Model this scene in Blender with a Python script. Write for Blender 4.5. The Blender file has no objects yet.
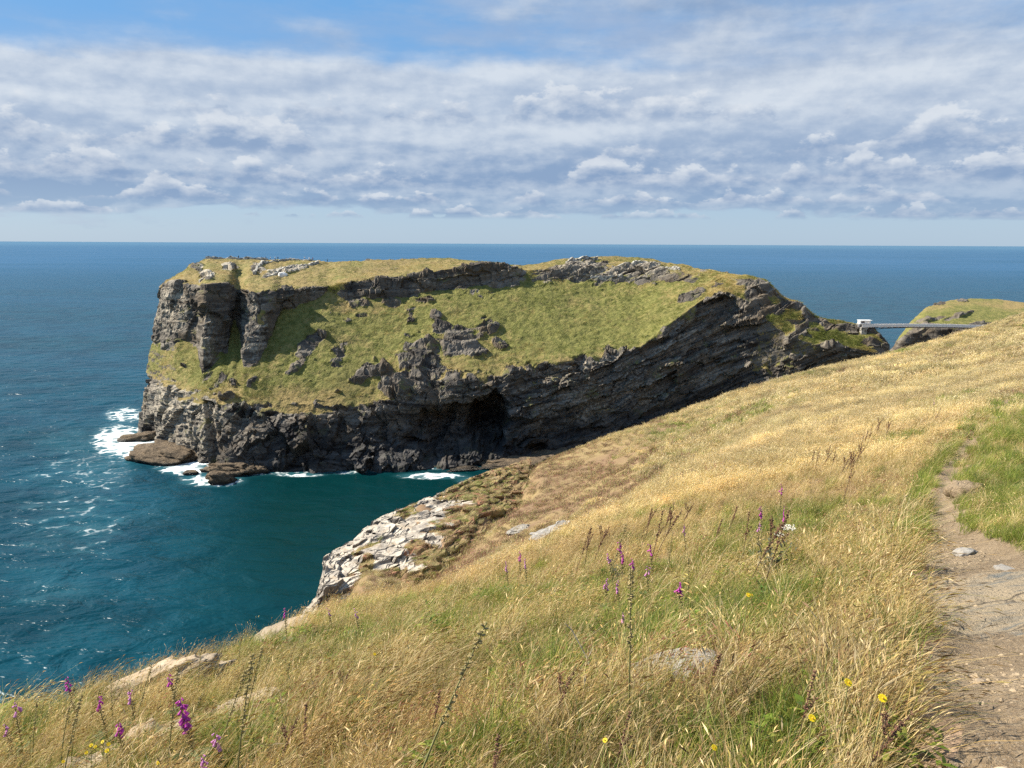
import bpy, bmesh, math, random
import numpy as np
from mathutils import Vector, Matrix
random.seed(7); RNG = np.random.default_rng(7)
R = math.radians
SC = bpy.context.scene
COL = SC.collection

# ------------------------------------------------------------------ camera
H = 84.0                       # eye height above the sea
FPX = 773.0                    # focal length in pixels of a 1024 px wide frame
PITCH = R(10.32); ROLL = R(0.28)
cam_d = bpy.data.cameras.new('camera'); cam = bpy.data.objects.new('camera', cam_d); COL.objects.link(cam)
cam_d.sensor_width = 36.0; cam_d.lens = 36.0 * FPX / 1024.0
cam_d.clip_start = 0.05; cam_d.clip_end = 200000.0
fwd = Vector((0, math.cos(PITCH), -math.sin(PITCH)))
rt = Vector((math.cos(ROLL), 0, 0)) + Vector((0, math.sin(PITCH), math.cos(PITCH))) * math.sin(ROLL)
up = rt.cross(fwd).normalized(); rt.normalize()
M = Matrix((rt, up, -fwd)).transposed().to_4x4(); M.translation = (0, 0, H)
cam.matrix_world = M
SC.camera = cam
RT, UP, FW = np.array(rt), np.array(up), np.array(fwd)

# ------------------------------------------------------------------ light
SUN_AZ = R(-77); SUN_EL = R(42)          # azimuth from +Y towards +X: the sun stands to the left
sdir = Vector((math.sin(SUN_AZ) * math.cos(SUN_EL), math.cos(SUN_AZ) * math.cos(SUN_EL), math.sin(SUN_EL)))
sl = bpy.data.lights.new('sun', 'SUN'); sl.energy = 5.0; sl.angle = R(0.5); sl.color = (1.0, 0.92, 0.78)
so = bpy.data.objects.new('sun', sl); COL.objects.link(so)
so.rotation_euler = sdir.to_track_quat('Z', 'Y').to_euler(); so.location = (0, 0, 300)
SC.view_settings.view_transform = 'Standard'; SC.view_settings.look = 'None'
SC.view_settings.exposure = 1.10; SC.view_settings.gamma = 1.0
SC.view_settings.use_curve_mapping = False
SC.cycles.max_bounces = 6; SC.cycles.transparent_max_bounces = 6
SC.cycles.use_denoising = False; SC.cycles.sample_clamp_direct = 4.0; SC.cycles.sample_clamp_indirect = 4.0


class NT:
    """small helper to write node trees"""
    def __init__(s, tree):
        s.t = tree; s.n = tree.nodes; s.l = tree.links
    def node(s, typ, **kw):
        n = s.n.new(typ)
        for k, v in kw.items(): setattr(n, k, v)
        return n
    def set(s, sock, v):
        if isinstance(v, bpy.types.NodeSocket): s.l.new(v, sock)
        elif v is not None: sock.default_value = v
    def math(s, op, a, b=None, c=None, clamp=False):
        n = s.node('ShaderNodeMath', operation=op, use_clamp=clamp)
        for i, v in enumerate((a, b, c)): s.set(n.inputs[i], v)
        return n.outputs[0]
    def vmath(s, op, a, b=None, scale=None):
        n = s.node('ShaderNodeVectorMath', operation=op)
        s.set(n.inputs[0], a)
        if b is not None: s.set(n.inputs[1], b)
        if scale is not None: s.set(n.inputs['Scale'], scale)
        return n.outputs['Value'] if op in ('DOT_PRODUCT', 'LENGTH') else n.outputs['Vector']
    def noise(s, vec, scale, detail=4.0, rough=0.55, dist=0.0, color=False, kind='FBM'):
        n = s.node('ShaderNodeTexNoise'); n.noise_dimensions = '3D'
        s.set(n.inputs['Vector'], vec); n.inputs['Scale'].default_value = scale
        n.inputs['Detail'].default_value = detail; n.inputs['Roughness'].default_value = rough
        n.inputs['Distortion'].default_value = dist
        return n.outputs['Color'] if color else n.outputs['Fac']
    def puff(s, vec, scale, detail=3.0, rough=0.5, soft=0.35):
        n = s.node('ShaderNodeTexVoronoi', feature='F1')
        s.set(n.inputs['Vector'], vec); n.inputs['Scale'].default_value = scale; n.inputs['Detail'].default_value = detail
        n.inputs['Roughness'].default_value = rough; n.normalize = True
        return s.math('SUBTRACT', 1.0, n.outputs['Distance'])
    def voro(s, vec, scale, feature='F1', out='Distance', rand=1.0):
        n = s.node('ShaderNodeTexVoronoi', feature=feature)
        s.set(n.inputs['Vector'], vec); n.inputs['Scale'].default_value = scale
        n.inputs['Randomness'].default_value = rand
        return n.outputs[out]
    def smooth(s, v, a, b, lo=0.0, hi=1.0):
        n = s.node('ShaderNodeMapRange', interpolation_type='SMOOTHSTEP')
        s.set(n.inputs['Value'], v)
        s.set(n.inputs['From Min'], a); s.set(n.inputs['From Max'], b)
        s.set(n.inputs['To Min'], lo); s.set(n.inputs['To Max'], hi)
        return n.outputs['Result']
    def mix(s, f, a, b, blend='MIX'):
        n = s.node('ShaderNodeMix', data_type='RGBA', blend_type=blend)
        s.set(n.inputs['Factor'], f)
        for i, v in ((6, a), (7, b)):
            if isinstance(v, (tuple, list)): v = (v[0], v[1], v[2], 1.0)
            s.set(n.inputs[i], v)
        return n.outputs[2]
    def attr(s, name, out='Fac', typ='GEOMETRY'):
        n = s.node('ShaderNodeAttribute', attribute_name=name, attribute_type=typ)
        return n.outputs[out]
    def comb(s, x, y, z):
        n = s.node('ShaderNodeCombineXYZ')
        for i, v in enumerate((x, y, z)): s.set(n.inputs[i], v)
        return n.outputs[0]
    def sep(s, v):
        n = s.node('ShaderNodeSeparateXYZ'); s.set(n.inputs[0], v); return n.outputs
    def bump(s, h, strength, dist, normal=None):
        n = s.node('ShaderNodeBump'); s.set(n.inputs['Height'], h)
        s.set(n.inputs['Strength'], strength); n.inputs['Distance'].default_value = dist
        if normal is not None: s.set(n.inputs['Normal'], normal)
        return n.outputs[0]


# ------------------------------------------------------------------ world: Nishita sky with a bank of stratocumulus
W = bpy.data.worlds.new('World'); SC.world = W; W.use_nodes = True
w = NT(W.node_tree); w.n.clear()
sky = w.node('ShaderNodeTexSky', sky_type='NISHITA')
sky.sun_disc = False; sky.sun_elevation = SUN_EL; sky.sun_rotation = SUN_AZ
sky.altitude = 80; sky.air_density = 1.0; sky.dust_density = 0.4; sky.ozone_density = 2.0
SKY_STRENGTH = 0.062
D = w.node('ShaderNodeTexCoord').outputs['Generated']
dx, dy, dz = w.sep(D)
dzc = w.math('MAXIMUM', dz, 0.0)
# height is stretched near the horizon, so far cloud rows look thinner and closer together
hgt = w.math('POWER', dzc, 0.8)
def cl(off, sc, det, rough, stretch, dist=0.0):
    v = w.comb(w.math('ADD', dx, off[0]), w.math('ADD', dy, off[1]), w.math('MULTIPLY', w.math('ADD', hgt, off[2]), stretch))
    return w.noise(v, sc, det, rough, dist)
fl_ = w.noise(w.comb(dx, dy, w.math('MULTIPLY', hgt, 1.6)), 26.0, 6, 0.6)
fs_ = w.noise(w.comb(w.math('ADD', dx, -0.010), dy, w.math('MULTIPLY', w.math('ADD', hgt, 0.012), 1.6)), 26.0, 4, 0.55)
big = cl((3.1, .7, .4), 2.6, 4, 0.5, 3.0)
rows = cl((1.3, 2.2, .1), 3.0, 6, 0.52, 5.5)
rows2 = cl((1.3, 2.2, .128), 3.0, 4, 0.5, 5.5)
lump = cl((0, 0, 0), 9.0, 9, 0.55, 2.2, 0.2)
elev = w.math('ADD', dz, w.math('MULTIPLY', w.math('SUBTRACT', big, 0.5), 0.07))
band = w.smooth(elev, 0.022, 0.050)
over = w.smooth(elev, 0.180, 0.215)
pw = w.smooth(dz, 0.15, 0.21, 0.62, 0.12)
dens = w.math('ADD', w.math('MULTIPLY', lump, 0.42), w.math('MULTIPLY', rows, 0.62))
dens = w.math('ADD', dens, w.math('MULTIPLY', w.math('SUBTRACT', fl_, 0.5), w.math('MULTIPLY', pw, 0.6)))
right = w.smooth(dx, -0.45, 0.20)
cov = w.math('SUBTRACT', w.math('MULTIPLY', band, 0.42), w.math('MULTIPLY', over, w.math('SUBTRACT', 0.31, w.math('MULTIPLY', right, 0.12))))
dens = w.math('ADD', dens, cov)
mask = w.smooth(dens, 0.62, w.smooth(dz, 0.12, 0.22, 0.76, 0.92))
lit = w.math('ADD', w.math('MULTIPLY', w.math('SUBTRACT', fl_, fs_), w.smooth(dz, 0.05, 0.20, 1.0, 0.6)), w.math('MULTIPLY', w.math('SUBTRACT', rows, rows2), 1.3))
litf = w.smooth(lit, -0.40, 0.40)
litf = w.math('ADD', w.math('MULTIPLY', litf, 0.70), w.math('SUBTRACT', w.smooth(dz, 0.05, 0.17, 0.02, 0.30), w.smooth(dz, 0.19, 0.24, 0.0, 0.30)), clamp=True)
DARK, LIGHT = (1.95, 2.8, 4.25), (5.3, 5.75, 6.3)
litf = w.math('ADD', w.math('MULTIPLY', w.math('SUBTRACT', litf, 0.5), w.smooth(dz, 0.10, 0.20, 1.0, 1.1)), w.smooth(dz, 0.04, 0.17, 0.28, 0.56), clamp=True)
ccol = w.mix(litf, DARK, LIGHT)
base = w.mix(w.smooth(dz, 0.0, 0.26), (3.0, 4.2, 5.6), (1.15, 3.05, 5.9))
skyc = w.mix(0.82, sky.outputs[0], base)
veiln = cl((5.2, 1.0, .9), 3.4, 7, 0.6, 4.0)
veil = w.math('MULTIPLY', w.smooth(veiln, 0.36, 0.62), w.math('MULTIPLY', w.smooth(dz, 0.10, 0.22), w.math('ADD', 0.25, w.math('MULTIPLY', right, 0.70))))
skyc = w.mix(veil, skyc, (2.5, 3.5, 5.2))
fin = w.mix(w.math('MULTIPLY', mask, w.math('MULTIPLY', w.smooth(dz, 0.03, 0.08, 0.62, 0.92), w.smooth(dz, 0.0, 0.02))), skyc, ccol)
# rows of flat based cumulus in the bank, far rows first: each has its own base height and a billowing top
hn = w.vmath('NORMALIZE', w.comb(dx, dy, 0.0))
hx_, hy_, hz_ = w.sep(hn)
rim = w.math('MULTIPLY', w.math('SUBTRACT', fl_, fs_), 2.2)
for k, (bz, hh_, sc_, op, amt) in enumerate([(0.030, 0.016, 14.0, 0.6, .42), (0.046, 0.026, 9.0, 0.70, .41), (0.068, 0.036, 7.0, 0.74, .40), (0.100, 0.044, 5.5, 0.74, .41), (0.140, 0.050, 4.2, 0.70, .42)]):
    prof = w.noise(w.comb(hx_, hy_, 3.7 * k + 1.1), sc_, 5, 0.55)
    lo = w.math('ADD', w.math('MULTIPLY', w.math('SUBTRACT', fl_, 0.5), hh_ * 0.22), bz)
    rise = w.math('ADD', w.math('MULTIPLY', w.math('SUBTRACT', prof, amt), hh_ * 5.0), w.math('MULTIPLY', w.math('SUBTRACT', fl_, 0.5), hh_ * 2.0))
    top = w.math('ADD', rise, bz)
    edge = w.math('SUBTRACT', top, dz)
    ins = w.math('MULTIPLY', w.smooth(w.math('SUBTRACT', dz, lo), -hh_ * 0.10, hh_ * 0.28), w.smooth(edge, 0.0, hh_ * 0.22))
    hgt_in = w.math('DIVIDE', w.math('SUBTRACT', dz, bz), hh_)
    lf = w.math('ADD', w.math('ADD', w.smooth(hgt_in, 0.0, 1.1, 0.10, 0.72), rim), w.smooth(edge, 0.0, hh_ * 1.0, 0.24, -0.14), clamp=True)
    fin = w.mix(w.math('MULTIPLY', ins, op), fin, w.mix(lf, DARK, (5.6, 5.95, 6.4)))
bg = w.node('ShaderNodeBackground'); w.set(bg.inputs[0], fin); bg.inputs[1].default_value = SKY_STRENGTH
wo = w.node('ShaderNodeOutputWorld'); w.l.new(bg.outputs[0], wo.inputs[0])


# ------------------------------------------------------------------ numeric helpers
def ray(px, py):
    px = np.asarray(px, float); py = np.asarray(py, float)
    a = (px - 512) / FPX; b = (384 - py) / FPX
    return FW + a[..., None] * RT + b[..., None] * UP
def at(px, py, Y):
    """the point on the sight line through a photo pixel that lies Y metres ahead"""
    d = ray(px, py); t = np.asarray(Y, float) / d[..., 1]
    return np.array((0, 0, H)) + d * t[..., None]
def sea_at(px, py):
    d = ray(px, py); t = -H / d[..., 2]
    return np.array((0, 0, H)) + d * t[..., None]
def pix(P):
    v = P - np.array((0, 0, H)); f = v @ FW
    return 512 + FPX * (v @ RT) / f, 384 - FPX * (v @ UP) / f

def _hash(ix, iy, iz, seed):
    h = (ix.astype(np.uint32) * np.uint32(374761393) + iy.astype(np.uint32) * np.uint32(668265263)
         + iz.astype(np.uint32) * np.uint32(2147483647) + np.uint32(seed * 1274126177 & 0xffffffff))
    h = (h ^ (h >> np.uint32(13))) * np.uint32(1274126177)
    h = (h ^ (h >> np.uint32(16))) * np.uint32(2246822519)
    return h ^ (h >> np.uint32(15))
def vnoise(P, seed=0):
    """smooth lattice noise, -1..1"""
    F = np.floor(P); f = P - F; I = F.astype(np.int64)
    u = f * f * f * (f * (f * 6 - 15) + 10)
    out = 0
    for a in (0, 1):
        for b in (0, 1):
            for c in (0, 1):
                h = _hash(I[:, 0] + a, I[:, 1] + b, I[:, 2] + c, seed)
                gx = (h & np.uint32(1023)).astype(float) / 511.5 - 1
                gy = ((h >> np.uint32(10)) & np.uint32(1023)).astype(float) / 511.5 - 1
                gz = ((h >> np.uint32(20)) & np.uint32(1023)).astype(float) / 511.5 - 1
                d = gx * (f[:, 0] - a) + gy * (f[:, 1] - b) + gz * (f[:, 2] - c)
                wgt = (u[:, 0] if a else 1 - u[:, 0]) * (u[:, 1] if b else 1 - u[:, 1]) * (u[:, 2] if c else 1 - u[:, 2])
                out = out + wgt * d
    return out * 1.3
def fbm(P, oct=4, seed=0, gain=0.5):
    a = 1.0; s = 0; P = np.asarray(P, float)
    for k in range(oct):
        s = s + a * vnoise(P * (2.03 ** k) + 17.3 * k, seed + k); a *= gain
    return s
def ridged(P, oct=4, seed=0):
    a = 1.0; s = 0
    for k in range(oct):
        s = s + a * (1 - 2 * np.abs(vnoise(P * (2.1 ** k) + 9.1 * k, seed + k))); a *= 0.5
    return s
def cells(P, seed=0):
    """cell noise: (random value of the nearest cell, distance to it, second distance)"""
    I = np.floor(P).astype(np.int64); n = len(P)
    d1 = np.full(n, 9.0); d2 = np.full(n, 9.0); val = np.zeros(n)
    for a in (-1, 0, 1):
        for b in (-1, 0, 1):
            for c in (-1, 0, 1):
                J = I + (a, b, c); h = _hash(J[:, 0], J[:, 1], J[:, 2], seed)
                o = np.stack([(h & np.uint32(1023)), (h >> np.uint32(10)) & np.uint32(1023), (h >> np.uint32(20)) & np.uint32(1023)], 1).astype(float) / 1023
                d = ((J + o - P) ** 2).sum(1)
                v = ((h * np.uint32(2654435761)) >> np.uint32(8)).astype(float) / 2 ** 24
                near = d < d1
                d2 = np.where(near, d1, np.minimum(d2, d)); val = np.where(near, v, val); d1 = np.where(near, d, d1)
    return val, np.sqrt(d1), np.sqrt(d2)
def facets(P, seed, slope):
    """cell noise whose cells are tilted planes: broken, faceted rock"""
    I = np.floor(P).astype(np.int64); n = len(P); d1 = np.full(n, 9.0); val = np.zeros(n); off = np.zeros((n, 3))
    for a in (-1, 0, 1):
        for b in (-1, 0, 1):
            for c in (-1, 0, 1):
                J = I + (a, b, c); h = _hash(J[:, 0], J[:, 1], J[:, 2], seed)
                o = np.stack([(h & np.uint32(1023)), (h >> np.uint32(10)) & np.uint32(1023), (h >> np.uint32(20)) & np.uint32(1023)], 1).astype(float) / 1023
                q = P - J - o; d = np.abs(q).sum(1) + .4 * np.sqrt((q ** 2).sum(1)); near = d < d1
                v = ((h * np.uint32(2654435761)) >> np.uint32(8)).astype(float) / 2 ** 24
                d1 = np.where(near, d, d1); val = np.where(near, v, val); off = np.where(near[:, None], q, off)
    an = val * 43.98
    return (val - .5) + slope * (off[:, 0] * np.cos(an) + off[:, 2] * np.sin(an) * .8 + off[:, 1] * np.sin(an * 1.7) * .5)
def sstep(x, a, b):
    t = np.clip((x - a) / (b - a), 0, 1); return t * t * (3 - 2 * t)
def gauss1(A, sig, axis):
    if sig <= 0: return A
    r = int(3 * sig + 1); k = np.exp(-0.5 * (np.arange(-r, r + 1) / sig) ** 2); k /= k.sum()
    pad = [(0, 0)] * A.ndim; pad[axis] = (r, r); B = np.pad(A, pad, mode='edge'); out = 0
    for i in range(2 * r + 1):
        sl_ = [slice(None)] * A.ndim; sl_[axis] = slice(i, i + A.shape[axis]); out = out + k[i] * B[tuple(sl_)]
    return out
def grid_normals(G):
    du = np.gradient(G, axis=0); dv = np.gradient(G, axis=1)
    n = np.cross(du, dv); return n / np.maximum(np.linalg.norm(n, axis=-1, keepdims=True), 1e-9)

def grid_faces(nu, nv):
    i = np.arange(nu * nv).reshape(nu, nv)
    return np.stack([i[:-1, :-1], i[1:, :-1], i[1:, 1:], i[:-1, 1:]], -1).reshape(-1, 4)
def mesh_np(name, V, F, mats, attrs=None, smooth=True, colors=None):
    """mesh straight from numpy arrays; F is (n,4) or (n,3)"""
    me = bpy.data.meshes.new(name); V = np.asarray(V, np.float32); F = np.asarray(F, np.int32)
    k = F.shape[1]
    me.vertices.add(len(V)); me.vertices.foreach_set('co', V.ravel())
    me.loops.add(F.size); me.loops.foreach_set('vertex_index', F.ravel())
    me.polygons.add(len(F)); me.polygons.foreach_set('loop_start', np.arange(0, F.size, k, dtype=np.int32))
    me.polygons.foreach_set('use_smooth', np.full(len(F), smooth))
    for a, v in (attrs or {}).items():
        at_ = me.attributes.new(a, 'FLOAT', 'POINT'); at_.data.foreach_set('value', np.asarray(v, np.float32).ravel())
    for a, v in (colors or {}).items():
        at_ = me.attributes.new(a, 'FLOAT_COLOR', 'POINT')
        c = np.ones((len(V), 4), np.float32); c[:, :3] = v; at_.data.foreach_set('color', c.ravel())
    for m in (mats if isinstance(mats, (list, tuple)) else [mats]): me.materials.append(m)
    me.update(calc_edges=True); me.validate()
    return me
def link(name, me, parent=None, loc=None):
    o = bpy.data.objects.new(name, me); COL.objects.link(o)
    if parent: o.parent = parent
    if loc is not None: o.location = loc
    return o
def tag(o, label=None, cat=None, group=None, kind=None):
    if label: o['label'] = label
    if cat: o['category'] = cat
    if group: o['group'] = group
    if kind: o['kind'] = kind
    return o
def empty(name, loc, rz=0.0, sc=1.0):
    o = bpy.data.objects.new(name, None); COL.objects.link(o); o.location = loc
    o.rotation_euler = (0, 0, rz); o.scale = (sc, sc, sc); o.empty_display_size = 0.1
    return o
def copy_tree(o, parent=None):
    c = o.copy(); COL.objects.link(c); c.parent = parent
    for ch in o.children: copy_tree(ch, c)
    return c

# ------------------------------------------------------------------ materials
def new_mat(name):
    m = bpy.data.materials.new(name); m.use_nodes = True; t = NT(m.node_tree); t.n.clear()
    b = t.node('ShaderNodeBsdfPrincipled'); o = t.node('ShaderNodeOutputMaterial'); t.l.new(b.outputs[0], o.inputs[0])
    b.inputs['Roughness'].default_value = 0.85; b.inputs['Specular IOR Level'].default_value = 0.25
    return m, t, b
def pos(t): return t.node('ShaderNodeNewGeometry').outputs['Position']
def plain(name, c, rough=0.7, var=0.25, scale=30.0, coord='Object', transl=0.0):
    m, t, b = new_mat(name)
    co = t.node('ShaderNodeTexCoord').outputs[coord]
    n = t.noise(co, scale, 3)
    lo = tuple(x * (1 - var) for x in c); hi = tuple(min(1, x * (1 + var)) for x in c)
    t.set(b.inputs['Base Color'], t.mix(t.smooth(n, 0.3, 0.7), lo, hi)); b.inputs['Roughness'].default_value = rough
    if transl:
        tr = t.node('ShaderNodeBsdfTranslucent'); t.set(tr.inputs[0], t.mix(n, lo, hi))
        mx = t.node('ShaderNodeMixShader'); mx.inputs[0].default_value = transl
        t.l.new(b.outputs[0], mx.inputs[1]); t.l.new(tr.outputs[0], mx.inputs[2])
        o = [n_ for n_ in t.n if n_.type == 'OUTPUT_MATERIAL'][0]; t.l.new(mx.outputs[0], o.inputs[0])
    return m

def mat_headland():
    m, t, b = new_mat('headland_rock_and_turf')
    P = pos(t); x, y, z = t.sep(P)
    bed = t.attr('bed')                                    # height along the bedding
    rock = t.attr('rock'); lite = t.attr('lite'); dry = t.attr('dry')
    Q = t.comb(t.math('MULTIPLY', x, 0.05), t.math('MULTIPLY', y, 0.05), t.math('MULTIPLY', bed, 0.55))
    strata = t.math('ADD', t.math('MULTIPLY', t.noise(Q, 1.0, 7, 0.62, 1.2), 0.6), t.math('MULTIPLY', t.noise(t.vmath('SCALE', Q, scale=0.35), 1.0, 4, 0.6, 0.8), 0.4))
    blot = t.noise(P, 0.075, 6, 0.65)
    fine = t.noise(P, 0.9, 5, 0.65)
    rc = t.mix(t.smooth(strata, 0.38, 0.62), (0.042, 0.036, 0.032), (0.205, 0.180, 0.148))
    rc = t.mix(t.smooth(blot, 0.46, 0.66, 0, 0.75), rc, (0.125, 0.092, 0.058))
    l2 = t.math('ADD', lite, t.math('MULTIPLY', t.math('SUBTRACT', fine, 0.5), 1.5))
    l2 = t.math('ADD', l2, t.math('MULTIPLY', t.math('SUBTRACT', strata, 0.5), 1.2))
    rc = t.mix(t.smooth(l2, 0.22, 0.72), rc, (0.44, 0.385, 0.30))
    rc = t.mix(t.smooth(fine, 0.55, 0.75, 0, 0.35), rc, (0.03, 0.028, 0.026))
    rc = t.mix(t.math('MULTIPLY', t.smooth(t.noise(P, 0.16, 5, 0.7), 0.54, 0.66), t.smooth(t.sep(t.node('ShaderNodeNewGeometry').outputs['Normal'])[2], 0.25, 0.6)), rc, (0.13, 0.125, 0.045))
    zone = t.math('MULTIPLY', t.smooth(t.math('ADD', z, t.math('MULTIPLY', blot, 26.0)), 38.0, 18.0), t.smooth(t.math('ADD', x, t.math('MULTIPLY', blot, 30.0)), -105.0, -70.0, 0.30, 0.80))  # darker low cliff: dark slate, with its deep shade put into the colour
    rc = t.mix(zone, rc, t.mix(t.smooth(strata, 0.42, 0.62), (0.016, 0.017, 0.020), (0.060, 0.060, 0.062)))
    # turf: olive green with straw and brown patches
    g1 = t.noise(P, 0.055, 6, 0.6); g2 = t.noise(P, 0.45, 6, 0.7); g3 = t.noise(P, 0.021, 3, 0.5)
    gc = t.mix(t.smooth(g2, 0.32, 0.68), (0.105, 0.112, 0.026), (0.20, 0.185, 0.056))
    d2 = t.math('ADD', dry, t.math('ADD', t.math('MULTIPLY', t.math('SUBTRACT', g1, 0.5), 1.7), t.math('MULTIPLY', t.math('SUBTRACT', g2, 0.5), 1.5)))
    gc = t.mix(t.smooth(d2, 0.12, 0.85), gc, (0.250, 0.185, 0.075))
    gc = t.mix(t.smooth(g3, 0.55, 0.75, 0, 0.45), gc, (0.135, 0.100, 0.045))
    gc = t.mix(t.smooth(t.noise(P, 0.22, 5, 0.7), 0.60, 0.72, 0, 0.55), gc, (0.075, 0.068, 0.028))
    r2 = t.math('ADD', rock, t.math('MULTIPLY', t.math('SUBTRACT', t.noise(P, 0.5, 5, 0.7), 0.5), 1.25))
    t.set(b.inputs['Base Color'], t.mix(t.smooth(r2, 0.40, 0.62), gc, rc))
    b.inputs['Roughness'].default_value = 0.9
    bh = t.math('ADD', t.math('MULTIPLY', t.noise(P, 1.3, 6, 0.7), 1.0), t.math('MULTIPLY', strata, 0.9))
    t.set(b.inputs['Normal'], t.bump(bh, 0.7, 0.8))
    return m

def mat_slate(name, tone=1.0, ochre=0.35, warm=(1, 1, 1)):
    """pale weathered slate with lichen and dark cracks"""
    m, t, b = new_mat(name)
    P = pos(t); x, y, z = t.sep(P)
    Q = t.comb(t.math('MULTIPLY', x, 0.35), t.math('MULTIPLY', y, 0.35), t.math('MULTIPLY', t.math('ADD', z, t.math('MULTIPLY', x, -0.22)), 5.0))
    st = t.noise(Q, 1.0, 6, 0.65, 0.4); bl = t.noise(P, 0.8, 6, 0.6); fi = t.noise(P, 9.0, 5, 0.7)
    c = t.mix(t.smooth(st, 0.3, 0.7), tuple(v * tone for v in (0.20, 0.185, 0.17)), tuple(v * tone for v in (0.46, 0.43, 0.385)))
    c = t.mix(t.smooth(bl, 0.5, 0.75, 0, ochre), c, (0.30, 0.20, 0.085))
    c = t.mix(t.smooth(fi, 0.55, 0.75, 0, 0.55), c, (0.10, 0.095, 0.088))
    c = t.mix(t.smooth(t.noise(P, 3.1, 5, 0.6), 0.58, 0.70, 0, 0.6), c, (0.55, 0.54, 0.50))
    c = t.mix(1.0, c, warm, 'MULTIPLY')
    t.set(b.inputs['Base Color'], c); b.inputs['Roughness'].default_value = 0.85
    t.set(b.inputs['Normal'], t.bump(t.math('ADD', st, t.math('MULTIPLY', fi, 0.5)), 0.8, 0.06))
    return m

M_HEAD = mat_headland()
M_SLATE = mat_slate('pale_slate')
def mat_tidal():
    m, t, b = new_mat('brown_tidal_rock'); P = pos(t); x, y, z = t.sep(P)
    n = t.noise(P, 0.5, 6, 0.65); n2 = t.noise(P, 2.2, 5, 0.7)
    c = t.mix(t.smooth(n, 0.3, 0.7), (0.075, 0.055, 0.036), (0.185, 0.135, 0.085))
    c = t.mix(t.smooth(n2, 0.5, 0.7, 0, .6), c, (0.05, 0.042, 0.034))
    wet = t.smooth(t.math('ADD', z, t.math('MULTIPLY', n, 1.6)), 2.3, 1.2)
    t.set(b.inputs['Base Color'], t.mix(wet, c, (0.018, 0.016, 0.013))); t.set(b.inputs['Roughness'], t.math('SUBTRACT', 0.85, t.math('MULTIPLY', wet, 0.5)))
    t.set(b.inputs['Normal'], t.bump(t.math('ADD', n, t.math('MULTIPLY', n2, 0.4)), 1.0, 1.2)); return m
M_WETROCK = mat_tidal()
M_STONEWALL = plain('ruin_masonry', (0.33, 0.31, 0.27), 0.9, 0.6, 0.9)

# ------------------------------------------------------------------ lofted headlands
def loft(cols, s_knots, s_fine, nsub, sig_s=1.2, sig_t=1.0):
    """cols (ncol, nrow, 3) control points -> dense grid (len(s_fine), rows) and the row coordinate"""
    cols = np.asarray(cols, float); nr = cols.shape[1]
    A = np.stack([np.stack([np.interp(s_fine, s_knots, cols[:, r, k]) for k in range(3)], -1) for r in range(nr)], 1)
    A = gauss1(A, sig_s, 0)
    out, tt = [], []
    for r in range(nr - 1):
        n = nsub[r]
        for i in range(n):
            f = i / n; out.append(A[:, r] * (1 - f) + A[:, r + 1] * f); tt.append(r + f)
    out.append(A[:, -1]); tt.append(nr - 1)
    G = np.stack(out, 1); G = gauss1(G, sig_t, 1)
    return G, np.array(tt)

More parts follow.
